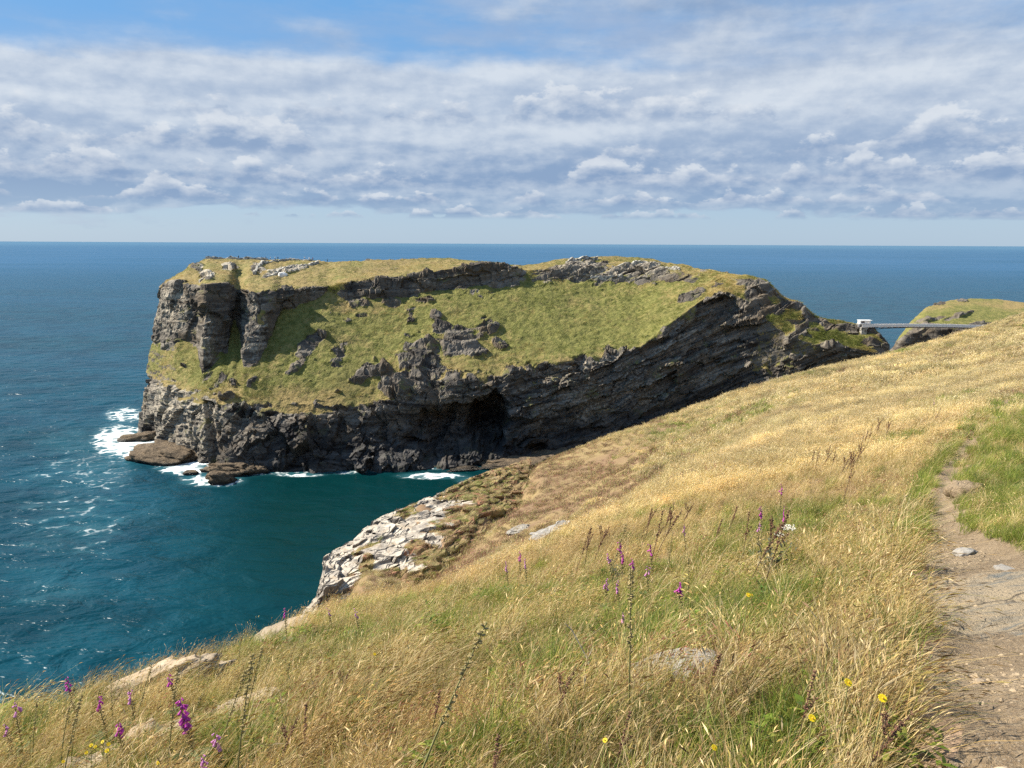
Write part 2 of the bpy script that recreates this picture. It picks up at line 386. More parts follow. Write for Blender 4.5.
# W (waterline), C (top of the sea cliff), G (foot of the upper crag), T (top of the crag), P (skyline)
IS = [
 ((141,430),      (143,376,343),(150,345,352),(158,300,360),(160,287,366)),
 ((150,438),      (156,381,334),(160,342,345),(164,284,350),(170,279,372)),
 ((168,451),      (172,386,318),(177,338,335),(180,283,340),(193,264,385)),
 ((192,460),      (193,390,306),(197,345,330),(199,285,334),(205,259,394)),
 ((199,462),      (202,392,302),(203,374,311),(205,284,322),(212,258,396)),
 ((218,468),      (220,396,298),(220,352,319),(223,284,325),(226,258,397)),
 ((226,472),      (227,398,296),(227,352,321),(229,285,328),(233,258,398)),
 ((231,474),      (231,398,295),(232,318,338),(234,288,343),(238,258,398)),
 ((237,474),      (237,399,295),(238,322,337),(240,289,342),(244,258,398)),
 ((241,474),      (241,400,294),(243,364,309),(247,291,325),(251,258,398)),
 ((256,474),      (257,402,293),(258,362,310),(262,292,324),(263,259,398)),
 ((268,473),      (268,403,293),(268,342,320),(272,291,327),(275,259,399)),
 ((275,473),      (276,404,293),(277,313,332),(280,291,334),(284,260,400)),
 ((300,472),      (300,405,293),(300,306,336),(300,288,338),(300,260,400)),
 ((316,472),      (316,405,293),(316,300,340),(318,287,342),(318,260,401)),
 ((328,472),      (328,405,293),(328,291,345),(328,286,347),(328,261,402)),
 ((345,472),      (345,405,293),(345,297,345),(345,281,348),(345,261,402)),
 ((375,471),      (375,402,295),(375,296,348),(375,278,352),(375,260,404)),
 ((400,470),      (400,394,297),(400,297,350),(400,276,354),(400,259,405)),
 ((450,467),      (450,380,301),(450,289,356),(450,270,361),(450,258,410)),
 ((500,461),      (500,375,306),(500,285,362),(500,265,367),(500,263,408)),
 ((522,459),      (522,370,309),(522,281,366),(522,270,371),(522,266,405)),
 ((560,455),      (560,362,313),(560,280,372),(560,268,379),(560,259,405)),
 ((600,450),      (600,357,318),(600,282,375),(600,268,385),(600,256,405)),
 ((640,446),      (640,347,322),(640,283,372),(640,266,382),(640,257,402)),
 ((665,445),      (665,327,326),(665,280,368),(665,270,375),(668,262,395)),
 ((700,443),      (700,301,333),(700,284,352),(700,275,362),(700,268,380)),
 ((722,443),      (722,290,335),(722,282,345),(722,277,350),(722,272,362)),
 ((745,443),      (745,300,331),(745,286,335),(745,279,338),(747,275,345)),
 ((765,443),      (765,320,327),(765,298,331),(765,284,335),(765,279,342)),
 ((783,443),      (783,332,323),(783,310,329),(783,301,333),(783,296,338)),
 ((800,443),      (800,340,319),(800,316,328),(800,307,332),(802,303,336)),
 ((815,443),      (815,345,318),(815,328,325),(815,320,330),(815,316,333)),
 ((850,443),      (850,347,317),(850,334,324),(850,326,328),(850,322,332)),
 ((872,443),      (872,352,315),(873,338,320),(872,330,324),(872,326,328)),
 ((886,443),      (886,362,314),(887,352,318),(887,346,321),(886,341,324)),
 ((893,444),      (893,395,318),(893,385,322),(893,380,325),(893,376,328)),
]
def island_cols(tab, back=48):
    cols, s = [], []
    for r in tab:
        w0 = sea_at(*r[0]); p = [w0 + (0, -3, -7), w0] + [at(*q_) for q_ in r[1:]]
        P = p[-1]; k = P[0] / P[1]
        p.append(P + (k * 14, 14, -5)); b = P + (k * back, back, 0); b[2] = -7; p.append(b)
        cols.append(p); s.append(np.mean([q_[0] for q_ in r]))
    first, last = np.array(cols[0]), np.array(cols[-1])
    lf = first + (14, 30, 0); lf[2:, 2] -= 6; lf2 = first + (60, 75, 0); lf2[:, 2] = -7
    rl = last + (4, 22, 0); rl[2:, 2] -= 20; rl2 = last + (6, 45, 0); rl2[:, 2] = -7
    cols = [lf2, lf] + cols + [rl, rl2]
    s = [s[0] - 16, s[0] - 8] + s + [s[-1] + 6, s[-1] + 12]
    return np.array(cols), np.array(s)
def ellipse(PX, PY, cx, cy, rx, ry, ang=0):
    a = R(ang); X = PX - cx; Y = PY - cy
    x = X * math.cos(a) + Y * math.sin(a); y = -X * math.sin(a) + Y * math.cos(a)
    return np.sqrt((x / rx) ** 2 + (y / ry) ** 2)

cols, sk = island_cols(IS)
sf = np.arange(sk[0], sk[-1], 0.85)
G, tt = loft(cols, sk, sf, (6, 92, 96, 44, 62, 8, 14), 1.1, 1.2)
nu, nv = G.shape[:2]
PX, PY = pix(G.reshape(-1, 3)); PX = PX.reshape(nu, nv); PY = PY.reshape(nu, nv)
TT = np.broadcast_to(tt[None], (nu, nv))
flat = G.reshape(-1, 3)
wob = fbm(flat * 0.16, 4, 3).reshape(nu, nv); wob2 = fbm(flat * 0.05, 3, 11).reshape(nu, nv)
Tn = TT + 0.16 * wob + 0.10 * wob2
rock = np.zeros((nu, nv))
rock = np.maximum(rock, 1 - sstep(Tn, 1.96, 2.04))                       # sea cliff
crag = sstep(Tn, 2.95, 3.03) * (1 - sstep(TT + 0.05 * wob, 3.98, 4.04))
cragw = np.interp(PX, [141, 325, 329, 343, 347, 520, 528, 545, 560, 690, 705, 730, 745], [1, 1, 0, 0, 1, 1, .3, .9, .75, .8, .2, .3, 1])
rock = np.maximum(rock, crag * cragw)
rock = np.maximum(rock, sstep(TT, 5.0, 5.2))
rock = np.maximum(rock, sstep(PX, 738, 752) * sstep(Tn, 1.0, 1.2) * (1 - 0.75 * sstep(TT, 4.3, 4.6)) * 0.95)
bulge = np.zeros((nu, nv))
ROCKS = [(452,342,26,13,-12,4),(424,360,24,24,-35,5),(412,384,32,15,-10,4),(488,327,18,7,0,2.5),(396,386,20,13,0,4),(501,344,9,6,10,2.5),(440,330,12,8,0,2.5),(470,347,14,8,20,3),
         (365,374,15,8,-25,3),(384,369,8,7,0,2.5),(309,344,20,9,-55,4),(296,366,14,6,-40,3),(690,297,17,4,-18,1.2),
         (182,300,22,17,0,1.5),(170,325,13,20,0,1.5),(205,333,8,40,0,0),(212,355,6,14,20,1.5),(560,272,16,5,0,1),(585,268,22,6,-8,1.6),(635,270,26,8,5,1.6),
         (355,300,14,6,20,0.6),(392,303,9,4,0,.6),(425,300,10,3,0,.6),(436,316,6,3,0,.6),(360,315,8,3,0,.5),(230,267,9,2.5,0,.8),(258,268,7,5,0,.8),(273,273,12,3,-20,.8),(292,270,14,3,-15,.8),(207,275,8,5,0,1),(198,267,8,4,0,1.5)]
for cx, cy, rx, ry, an, bu in ROCKS:
    e = ellipse(PX, PY, cx, cy, rx, ry, an) + 0.55 * wob + .35 * wob2
    m_ = (1 - sstep(e, 0.8, 1.05)) * ((TT > 1.3) & (TT < 5))
    rock = np.maximum(rock, m_); bulge += .6 * bu * (1 - sstep(e, 0.35, 1.15)) * np.clip(.75 - .95 * (PX - cx) / max(rx, ry), -.5, 1.6) * ((TT > 1.2) & (TT < 5))
TURF = [(774,340,18,34,15),(792,315,14,7,20),(838,337,32,8,5),(862,348,14,7,10),(805,345,16,10,10),(760,355,10,14,20),(604,411,16,3,-5),(845,322,20,2.5,0),(200,398,22,6,5),(175,372,14,10,10),(240,402,30,5,0),(300,410,40,5,0),(345,402,28,6,-4),(225,385,18,8,0),(262,318,5,10,0),(235,338,6,24,0),(775,300,10,5,30),(815,326,10,4,30)]
for cx, cy, rx, ry, an in TURF:
    e = ellipse(PX, PY, cx, cy, rx, ry, an) + 0.5 * wob
    rock *= 1 - (1 - sstep(e, 0.75, 1.05)) * 0.95 * (TT < 5.1)
sm_ = sstep(fbm(flat * 0.11 + 5, 4, 77).reshape(nu, nv) + 0.5 * fbm(flat * 0.035, 2, 78).reshape(nu, nv), 0.64, 0.76) * (TT > 2.1) * (TT < 4.9) * (1 - sstep(PX, 500, 560) * (PX < 700) * .6)
rock = np.maximum(rock, sm_); bulge += .5 * sm_
# the sea caves: hollows driven into the foot of the cliff
reces = 1 - sstep(ellipse(PX, PY, 455, 434, 58, 32, -14) + 0.45 * wob, 0.45, 1.1)
cav = 1 - sstep(ellipse(PX, PY, 486, 427, 23, 37, 12) + 0.25 * wob, 0.5, 1.05)
cav2 = 1 - sstep(ellipse(PX, PY, 535, 452, 14, 9, -20) + 0.2 * wob, 0.4, 1.0)
under = (1 - sstep(ellipse(PX, PY, 420, 435, 75, 30, -8), 0.3, 1.1))
gull = 1 - sstep(np.abs(PX - 211 - (PY - 430) * 0.12) / 5, 0.3, 1.0); gull *= (TT > 1.0) & (TT < 1.9)
N = grid_normals(G)
if N[nu // 2, 60] @ np.array((0, -1, 0)) < 0: N = -N
xw = flat[:, 0]; ang = np.interp(xw, [-160, -20, 40, 140], [0.0, 0.05, 0.36, 0.5])
f_int = np.interp(xw, [-160, -20, 40, 140], [0, 0.5, 12.8, 55.8])
bedz = flat[:, 2] - f_int + 1.5 * fbm(flat * 0.03, 2, 41)
Bd = np.stack([xw, flat[:, 1], bedz], 1)
c1, a1, b1 = cells(Bd * (0.10, 0.12, 0.22), 5); c2, a2, b2 = cells(Bd * (0.26, 0.3, 0.75), 6); c3, a3, b3 = cells(Bd * (0.7, 0.7, 1.9), 8)
lw_ = np.interp(xw, [-60, 30], [1.0, 0.0])                      # left: upright joints; right: dipping beds
wp = flat + 2.2 * np.stack([fbm(flat * .09, 3, 301), fbm(flat * .09, 3, 302), fbm(flat * .09, 3, 303)], 1)
wb = Bd + (wp - flat)
rd = lw_ * (4.2 * facets(wp * (0.085, 0.085, 0.040), 5, 1.0) + 1.7 * facets(wp * (0.22, 0.22, 0.11), 6, 1.0)) + (1 - lw_) * (3.6 * facets(wb * (0.035, 0.05, 0.11), 15, .9) + 1.9 * facets(wb * (0.09, 0.11, 0.30), 16, .9))
rd += 0.8 * facets(wb * (0.42, 0.42, 0.60), 8, .9) + 0.9 * ridged(Bd * (0.04, 0.05, 0.10), 3, 21) - 0.4
rd = rd.reshape(nu, nv)
scale_d = np.interp(PX, [141, 200, 280, 500, 760, 890], [0.75, 0.85, 1.0, 1.15, 0.8, 0.7])
scale_d = scale_d * np.interp(TT, [0, 2.0, 2.3, 3.9, 4.1, 5], [1, 1, .40, .60, .45, .4])
tex = 0.55 * fbm(flat * 0.35, 5, 51).reshape(nu, nv) + 0.9 * fbm(flat * 0.09, 3, 52).reshape(nu, nv)
Gd = G + N * ((rd * scale_d * gauss1(rock, 1.5, 0) + bulge * 0.55 + tex * 0.7 * (1 - rock))[..., None])
tw_ = rock * (TT > 2.05) * (TT < 4.05) * np.interp(PX, [150, 330, 350], [.35, .35, 1]); bz = bedz.reshape(nu, nv) + 1.2 * (c1.reshape(nu, nv) - .5)
fq = np.floor(bz / 4.2); rq = bz / 4.2 - fq
Gd[..., 2] += tw_ * .75 * ((fq + sstep(rq, .25, .75)) * 4.2 - bz)
Gd[..., 1] += 20 * cav + 7 * cav2 + 11 * reces * (TT < 2.0) + 7.0 * under * (TT < 1.9) + 4 * gull
Gd[..., 2] += 0.25 * (cav * 0)
N2 = grid_normals(gauss1(gauss1(Gd, 1.0, 0), 1.0, 1)); N2 *= np.sign(N2[..., 2:3] * 1 + 1e-6) * 0 + (1 if N2[nu // 2, 60, 1] < 0 else -1)
steep = 1 - np.clip(N2[..., 2], 0, 1)
rock2 = np.clip(rock + 0.55 * sstep(steep, 0.52, 0.72) * (TT < 5) - 0.25 * (1 - sstep(steep, 0.12, 0.3)) * (TT > 1.5), 0, 1)
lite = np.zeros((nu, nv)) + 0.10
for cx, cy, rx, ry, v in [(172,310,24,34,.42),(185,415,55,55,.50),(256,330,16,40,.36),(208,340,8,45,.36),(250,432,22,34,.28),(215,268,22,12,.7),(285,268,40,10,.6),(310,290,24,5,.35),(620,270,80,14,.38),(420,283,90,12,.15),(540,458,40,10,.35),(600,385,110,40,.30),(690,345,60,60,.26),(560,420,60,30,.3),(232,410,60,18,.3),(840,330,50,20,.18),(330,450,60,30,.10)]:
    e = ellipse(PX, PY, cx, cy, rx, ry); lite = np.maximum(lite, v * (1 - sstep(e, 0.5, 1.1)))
dry = np.interp(TT, [1, 2.0, 2.25, 2.8, 3.2, 3.9, 4.1, 5], [.6, .55, .28, .2, .35, .6, .62, .55])
for cx, cy, rx, ry, v in [(360,308,40,12,.55),(180,360,45,35,.35),(165,285,30,14,.8),(240,288,60,8,.7),(430,350,40,40,.35),(730,285,40,16,.55),(820,335,60,25,.3),(700,270,40,8,.5)]:
    e = ellipse(PX, PY, cx, cy, rx, ry); dry = np.maximum(dry, v * (1 - sstep(e, 0.4, 1.1)))
for cx, cy, rx, ry, v in [(600,325,110,35,.02),(330,370,60,30,.05),(290,310,25,15,.0),(500,300,80,14,.12)]:
    e = ellipse(PX, PY, cx, cy, rx, ry); dry = dry + (v - dry) * (1 - sstep(e, 0.3, 1.1)) * 0.8
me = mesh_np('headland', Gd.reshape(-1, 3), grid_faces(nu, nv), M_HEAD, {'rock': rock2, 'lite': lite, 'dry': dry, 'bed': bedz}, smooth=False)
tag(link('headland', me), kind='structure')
HPX, HPY, HG, HTT, HROCK, HDRY = PX, PY, Gd, TT, rock2, dry
def head_at(px, py):
    """the surface point of the island nearest to a photo pixel, above the sea cliff"""
    d = (HPX - px) ** 2 + (HPY - py) ** 2 + 1e4 * ((HTT > 5.02) | (HTT < 1.0))
    return HG.reshape(-1, 3)[np.argmin(d)]
SHORE = [sea_at(*r[0]) for r in IS]

# second headland, across the gap, where the bridge lands
FAR = [
 ((888,436),(891,354,348),(894,348,352),(896,343,355),(897,340,358)),
 ((903,436),(905,338,348),(907,333,353),(908,327,360),(911,321,368)),
 ((925,436),(925,328,350),(925,322,356),(925,314,368),(926,307,385)),
 ((950,436),(950,329,348),(950,322,354),(950,311,370),(950,300,400)),
 ((975,436),(975,330,346),(975,324,352),(975,311,372),(975,298,405)),
 ((1000,436),(1000,331,345),(1000,326,352),(1000,312,372),(1000,299,405)),
 ((1030,436),(1030,332,344),(1030,326,352),(1030,313,372),(1030,303,400)),
 ((1180,436),(1180,330,344),(1180,326,352),(1180,313,372),(1180,303,400)),
]
cols, sk = island_cols(FAR, 60)
sf = np.arange(sk[0], sk[-1], 0.8)
G, tt = loft(cols, sk, sf, (4, 60, 20, 30, 40, 6, 10), 1.2, 1.0)
nu, nv = G.shape[:2]; flat = G.reshape(-1, 3); TT = np.broadcast_to(tt[None], (nu, nv))
PX, PY = (a.reshape(nu, nv) for a in pix(flat))
wob = fbm(flat * 0.16, 4, 3).reshape(nu, nv); Tn = TT + 0.3 * wob
thr_ = np.interp(PX, [885, 905, 930, 960], [3.4, 3.0, 2.6, 2.4]); rock = 1 - sstep(Tn, thr_, thr_ + .3)
for cx, cy, rx, ry, an in [(930,320,20,2,-14),(958,316,18,2,-16),(940,303,8,2.5,-10),(962,301,6,2,0),(985,325,30,1.5,-5)]:
    rock = np.maximum(rock, 1 - sstep(ellipse(PX, PY, cx, cy, rx, ry, an) + .4 * wob, .7, 1.05))
c1, a1, b1 = cells(flat * (0.12, 0.12, 0.25), 5); c2, a2, b2 = cells(flat * (0.35, 0.35, 0.9), 6)
rd = (2.2 * (c1 - .5) + 1.2 * (c2 - .5) + 1.2 * ridged(flat * 0.07, 4, 21) - .6).reshape(nu, nv)
N = grid_normals(G); N = N if N[nu // 2, 30, 1] < 0 else -N
Gd = G + N * (rd * .7 * rock + 0.25 * fbm(flat * .3, 4, 5).reshape(nu, nv))[..., None]
dry = 0.12 + 0.25 * (TT > 4); e = ellipse(PX, PY, 1015, 303, 16, 8); dry = np.maximum(dry, 0.9 * (1 - sstep(e, .6, 1)))
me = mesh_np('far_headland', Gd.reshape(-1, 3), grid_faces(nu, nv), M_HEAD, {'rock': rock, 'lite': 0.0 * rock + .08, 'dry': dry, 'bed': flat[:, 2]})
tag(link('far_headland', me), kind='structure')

# ------------------------------------------------------------------ sea
def mat_sea():
    m, t, b = new_mat('sea_water')
    P = pos(t); x, y, z = t.sep(P)
    dist = t.vmath('LENGTH', P)
    foam = t.attr('foam'); cove = t.attr('cove')
    wind = t.comb(t.math('MULTIPLY', x, 0.55), y, 0.0)
    w1 = t.noise(wind, 0.13, 4, 0.5, 0.5); w2 = t.noise(wind, 0.75, 3, 0.5, 0.4); w3 = t.noise(t.comb(x, y, 0.0), 0.035, 3, 0.5)
    big = t.noise(t.comb(t.math('MULTIPLY', x, 0.25), y, 0.0), 0.0035, 5, 0.6)
    deep = t.mix(t.smooth(w3, 0.35, 0.65), (0.0012, 0.028, 0.042), (0.003, 0.046, 0.067))
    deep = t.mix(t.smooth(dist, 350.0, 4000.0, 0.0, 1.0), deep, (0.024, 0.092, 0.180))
    deep = t.mix(t.smooth(big, 0.4, 0.65, 0, .5), deep, (0.008, 0.062, 0.115))
    deep = t.mix(t.smooth(dist, 5000.0, 30000.0), deep, (0.045, 0.125, 0.205))  # farthest water paler: horizon haze put into the sea colour
    c = t.mix(cove, deep, (0.0006, 0.0205, 0.0225))
    # foam lace, patches broken by two noises
    lace = t.noise(t.comb(t.math('MULTIPLY', x, 0.7), y, 0.0), 0.22, 7, 0.7, 1.2)
    cell = t.voro(t.vmath('ADD', P, t.vmath('SCALE', t.noise(P, 0.2, 3, 0.6, color=True), scale=6.0)), 0.16, 'DISTANCE_TO_EDGE')
    la = t.math('ADD', t.math('MULTIPLY', lace, 0.75), t.math('MULTIPLY', t.smooth(cell, 0.0, 0.22, 1.0, 0.0), 0.30))
    thr = t.math('SUBTRACT', 0.98, t.math('MULTIPLY', foam, 0.82))
    fm = t.math('MULTIPLY', t.smooth(la, thr, t.math('ADD', thr, 0.34)), t.smooth(foam, 0.30, 0.75, 0.62, 1.0))
    c = t.mix(t.smooth(foam, 0.15, 0.9, 0.0, 0.42), c, (0.06, 0.19, 0.23))
    c = t.mix(t.math('MULTIPLY', fm, 0.95), c, (0.80, 0.84, 0.84))
    t.set(b.inputs['Base Color'], c)
    t.set(b.inputs['Roughness'], t.math('ADD', t.smooth(dist, 150.0, 3000.0, 0.30, 0.38), t.math('MULTIPLY', fm, 0.5)))
    b.inputs['Specular IOR Level'].default_value = 0.17; b.inputs['Specular Tint'].default_value = (.62, .82, 1, 1); b.inputs['IOR'].default_value = 1.333
    hgt = t.math('ADD', t.math('MULTIPLY', w1, 3.8), t.math('MULTIPLY', w2, 0.45))
    calm = t.math('SUBTRACT', 1.0, t.math('MULTIPLY', cove, 0.55))
    st = t.math('MULTIPLY', t.smooth(dist, 150.0, 6000.0, 0.80, 0.30), calm)
    t.set(b.inputs['Normal'], t.bump(hgt, st, 1.0))
    return m
def axis(lo, hi, step, far, k=1.12):
    a = list(np.arange(lo, hi + 1e-6, step)); s = step; x = a[-1]
    while x < far: s *= k; x += s; a.append(x)
    s = step; x = a[0]; left = []
    while x > -far: s *= k; x -= s; left.append(x)
    return np.array(left[::-1] + a)
sx = axis(-330, 150, 1.2, 90000, 1.16); sy_ = axis(110, 460, 1.2, 90000, 1.16); sy_ = sy_[sy_ > -300]
X, Y = np.meshgrid(sx, sy_, indexing='ij')
VX = np.stack([X.ravel(), Y.ravel(), 0 * X.ravel()], 1)
VX[:, 2] = 0.28 * fbm(VX * (0.07, 0.11, 1), 3, 71) * np.exp(-np.maximum(0, np.hypot(VX[:, 0] + 80, VX[:, 1] - 280) - 250) / 200)
spx, spy = pix(np.where(VX[:, 1:2] > 40, VX, np.array((0., 50., 0.))))
shore = np.array(SHORE)[:, :2]; seg = np.concatenate([np.linspace(shore[i], shore[i + 1], 14) for i in range(len(shore) - 1)])
loc_ = (VX[:, 0] > -340) & (VX[:, 0] < 160) & (VX[:, 1] > 200) & (VX[:, 1] < 420)
dsh = np.full(len(VX), 99.0); idx_ = np.where(loc_)[0]
for c_ in np.array_split(idx_, max(1, len(idx_) // 4000)):
    dsh[c_] = np.sqrt(((VX[c_, None, :2] - seg[None]) ** 2).sum(-1)).min(1)
swell = np.interp(spx, [100, 240, 270, 300, 390, 400, 470, 560], [1.0, 1.0, .85, .85, .75, .85, .9, .7])
foam = 0.80 * swell * np.exp(-dsh / np.interp(spx, [140, 200, 260, 400, 480], [10, 7, 3.6, 3.4, 5]))
for cx, cy, rx, ry, v in [(122,442,40,22,.95),(185,467,38,11,.92),(212,480,40,9,.88),(300,475,34,3,.7),(345,473,20,2,.6),(432,476,44,4.5,.85),(470,480,22,5,.6),(125,415,28,12,.7),(100,470,55,34,.47),(75,500,60,40,.36),(95,530,36,12,.42),(60,540,60,26,.36),(70,440,50,20,.36),(150,520,40,16,.3),(60,590,60,22,.36),(30,545,20,6,.45)]:
    e = ellipse(spx, spy, cx, cy, rx, ry); foam = np.maximum(foam, v * (1 - sstep(e, 0.30, 1.30)))
stk = 1 - np.abs(2 * (0.5 + 0.5 * fbm(np.stack([VX[:, 0] * .045 + .02 * VX[:, 1], VX[:, 1] * .07, 0 * VX[:, 0]], 1), 3, 201)) - 1)
reg = np.maximum(1 - sstep(ellipse(spx, spy, 75, 505, 85, 90), .4, 1.1), .8 * (1 - sstep(ellipse(spx, spy, 50, 600, 70, 60), .3, 1.0)))
foam = np.maximum(foam, reg * (.12 + .44 * sstep(stk, .80, .97)))
foam *= loc_ | (spy > 400)
cove = sstep(spx, 120, 300) * sstep(spy, 440, 480) * (1 - 0.55 * sstep(spy, 540, 680)) * (VX[:, 1] > 60)
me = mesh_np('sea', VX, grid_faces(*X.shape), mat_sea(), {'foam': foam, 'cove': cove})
tag(link('sea', me), kind='structure')
bed = mesh_np('seabed', np.array([(-9e4, -300, -9), (9e4, -300, -9), (9e4, 9e4, -9), (-9e4, 9e4, -9)]), np.array([[0, 1, 2, 3]]), plain('seabed_sand', (0.05, 0.05, 0.04)))
tag(link('seabed', bed), kind='structure')

# ------------------------------------------------------------------ near hillside: smooth fit in (x/y, log y) of the fall angle
CT = [ # photo px, photo py, metres ahead
 (-260,800,6.0),(-260,760,8.5),
 (0,768,5.6),(0,745,6.2),(0,724,6.9),(60,768,5.1),(80,735,6.4),(80,704,8.0),(150,687,9.2),(150,735,5.9),(220,664,10.8),(220,720,6.2),(200,768,4.4),(300,628,13.6),(300,680,8.0),(300,768,3.95),
 (400,768,3.6),(400,700,5.2),(400,650,7.8),(400,612,13),(400,600,17.5),
 (512,768,3.3),(512,700,4.6),(512,640,6.8),(512,600,10),(512,575,14.5),(512,563,20),
 (640,768,3.0),(640,700,4.1),(640,650,5.6),(640,600,8),(640,560,11.5),(640,520,18),(640,498,27),
 (580,533,23),
 (760,768,2.8),(760,700,3.7),(760,640,5),(760,580,7.8),(760,540,11.2),(760,500,16.5),(760,460,26),(760,430,39),(760,408,56),(760,392,78),(760,385,96),
 (900,768,2.45),(900,640,4.3),(900,580,6.3),(900,540,8.6),(900,500,12.5),(900,460,18.5),(900,420,29),(900,390,45),(900,365,70),(900,349,100),
 (1024,768,2.15),(1024,640,3.8),(1024,548,6.7),(1024,500,9.6),(1024,450,15),(1024,420,20),(1024,395,27),(1024,360,45),(1024,335,70),(1024,314,100),
 (1250,768,2.0),(1250,600,4.2),(1250,500,9),(1250,400,22),(1250,330,60),(1250,280,105),
 # beyond the brow: the lower slope down to the cliff edge
 (560,528,44),(640,480,46),(700,440,60),(512,556,40),(512,525,52),(440,588,40),(440,560,50),(400,603,42),(400,560,52),(580,500,56),(640,455,68),(512,495,65),(450,525,60),(340,625,40),(340,600,50),
]
BROW = [(330,612,15,),(360,606,16),(400,599,17.5),(440,590,18.5),(480,577,19.5),(512,563,20.5),(550,547,22),(580,532,23.5),(610,515,25),(640,498,27),(670,481,31)]
EDGE = [(400,516,64),(440,504,69),(475,486,73),(512,472,77),(545,461,82),(580,450,86),(610,437,88),(640,426,90),(670,416,93),(700,406,95),(730,396,96),(760,386,97),(830,368,99),(900,352,100),(960,336,100),(1024,317,100),(1100,300,102)]
CT += BROW + EDGE
CH = [ # hidden ground: photo px, metres ahead, fall (depth below the eye / metres ahead)
 (-260,12,1.05),(-260,30,1.5),(-260,60,1.4),(0,10,0.82),(0,16,1.1),(0,40,1.5),(0,60,1.42),(100,13,0.78),(100,25,1.1),(100,60,1.41),(200,15,0.68),(200,28,1.05),(200,60,1.41),(300,19,0.60),(300,32,0.72),(300,48,0.86),(300,62,1.36),
 (400,26,0.56),(400,34,0.54),(512,28,0.50),(640,36,0.385),
 (400,84,1.1),(1024,220,0.385),(1250,140,0.12),(1250,220,0.36),
 (-260,1.0,2.3),(0,1.0,2.2),(512,1.0,1.85),(900,1.0,1.72),(1250,1.0,1.65),(-260,3.0,1.15),
]
cp = []
_tn = lambda px, py: (lambda d: -d[2] / d[1])(ray(px, py))
for px, py, Y in BROW: CH.append((px, Y * 1.25, _tn(px, py) + 0.035))
for px, py, Y in EDGE: CT.append((px, py + 7 + 0.02 * (768 - py), Y * 0.87)); CH.append((px, Y * 1.13, _tn(px, py) + 0.025)); CH.append((px, Y * 1.34, _tn(px, py) + 0.17))
for px, py, Y in CT:
    d = ray(px, py); cp.append((d[0] / d[1], math.log(Y), -d[2] / d[1]))
for px, Y, tn in CH:
    d = ray(px, 500); cp.append((d[0] / d[1], math.log(Y), tn))
cp = np.array(cp)
def _k(A, B):
    r2 = ((A[:, None, 0] - B[None, :, 0]) * 2.2) ** 2 + (A[:, None, 1] - B[None, :, 1]) ** 2
    return 0.5 * r2 * np.log(r2 + 1e-12)
nc = len(cp); K = _k(cp, cp) + np.eye(nc) * 4e-3; Pm = np.concatenate([np.ones((nc, 1)), cp[:, :2]], 1)
sol = np.linalg.solve(np.block([[K, Pm], [Pm.T, np.zeros((3, 3))]]), np.concatenate([cp[:, 2], np.zeros(3)]))
def hill_z(x, y):
    x = np.atleast_1d(np.asarray(x, float)); y = np.atleast_1d(np.asarray(y, float)); out = np.empty(len(x))
    for i in range(0, len(x), 60000):
        xs, ys = x[i:i + 60000], y[i:i + 60000]
        A = np.stack([xs / ys, np.log(ys)], 1)
        tn = _k(A, cp) @ sol[:nc] + sol[nc] + A @ sol[nc + 1:]
        P = np.stack([xs, ys, 0 * xs], 1)
        nz = 0.035 * fbm(P * 1.5, 3, 81) + 0.10 * np.minimum(1, ys / 12) * fbm(P * 0.32, 3, 82) + 0.35 * sstep(ys, 18, 60) * fbm(P * 0.09, 3, 83)
        pc = 512 + FPX * A[:, 0]; yb = np.interp(pc, [430, 455, 470, 500, 530], [44, 48, 51, 56, 62])
        sink = sstep(pc, 285, 308) * (1 - sstep(pc, 515, 545)) * sstep(ys, yb - .5, yb + 3.5)
        out[i:i + 60000] = H - tn * ys + nz - 1.7 * sink
    return np.maximum(out, -6.0)
def ground(px, py, h=0.0):
    """ground point under the sight line through a pixel where the line passes h metres above it"""
    Ys = np.exp(np.linspace(math.log(2.0), math.log(130), 500)); P = at(np.full(500, px), np.full(500, py), Ys)
    d = P[:, 2] - hill_z(P[:, 0], P[:, 1]) - h
    k = np.argmax(d < 0)
    if not (d < 0).any(): k = int(np.argmin(d))
    p = P[k].copy(); p[2] = hill_z(p[0], p[1])[0]
    return p

# the path, as a strip of ground in plan
PATH_L = [(905,860,1.5),(922,768,2.3),(940,700,2.95),(936,640,3.95),(918,585,5.9),(924,545,8.0),(930,512,10.6),(940,482,13.8),(958,455,17.5),(978,432,21),(1004,411,26),(1012,406,27.5)]
PATH_R = [(1500,860,1.5),(1400,768,2.1),(1300,690,2.9),(1200,620,4.1),(1075,558,6.2),(985,546,7.6),(958,520,10.0),(952,490,13.2),(969,457,17.5),(988,433,21),(1014,412,26),(1013,406,27.5)]
pl = np.array([at(*p)[:2] for p in PATH_L]); pr = np.array([at(*p)[:2] for p in PATH_R])
PVX = [at(*p)[0] for p in [(966,456,17),(990,430,21),(1014,409,26),(1042,393,30),(1120,366,38)]]
def path_side(x, y):
    """<0 on the path; otherwise metres from its edge (left of it -> 1, right -> 2)"""
    ys = np.asarray(y); xl = np.interp(ys, pl[:, 1], pl[:, 0]); xr = np.interp(ys, pr[:, 1], pr[:, 0])
    wig = 0.07 * np.sin(ys * 3.1) + 0.05 * np.sin(ys * 7.7 + 1)
    far = ys > pl[-1, 1]
    dl = xl - 0.0 + wig - x; dr = x - xr + wig
    d = np.maximum(dl, dr); d = np.where(far, 9.0, d)
    xr2 = np.interp(ys, [17, 21, 26, 30, 38], [xr_ for xr_ in PVX])
    return d, np.where(np.where(far, x < xr2, dl > dr), 1, 2)

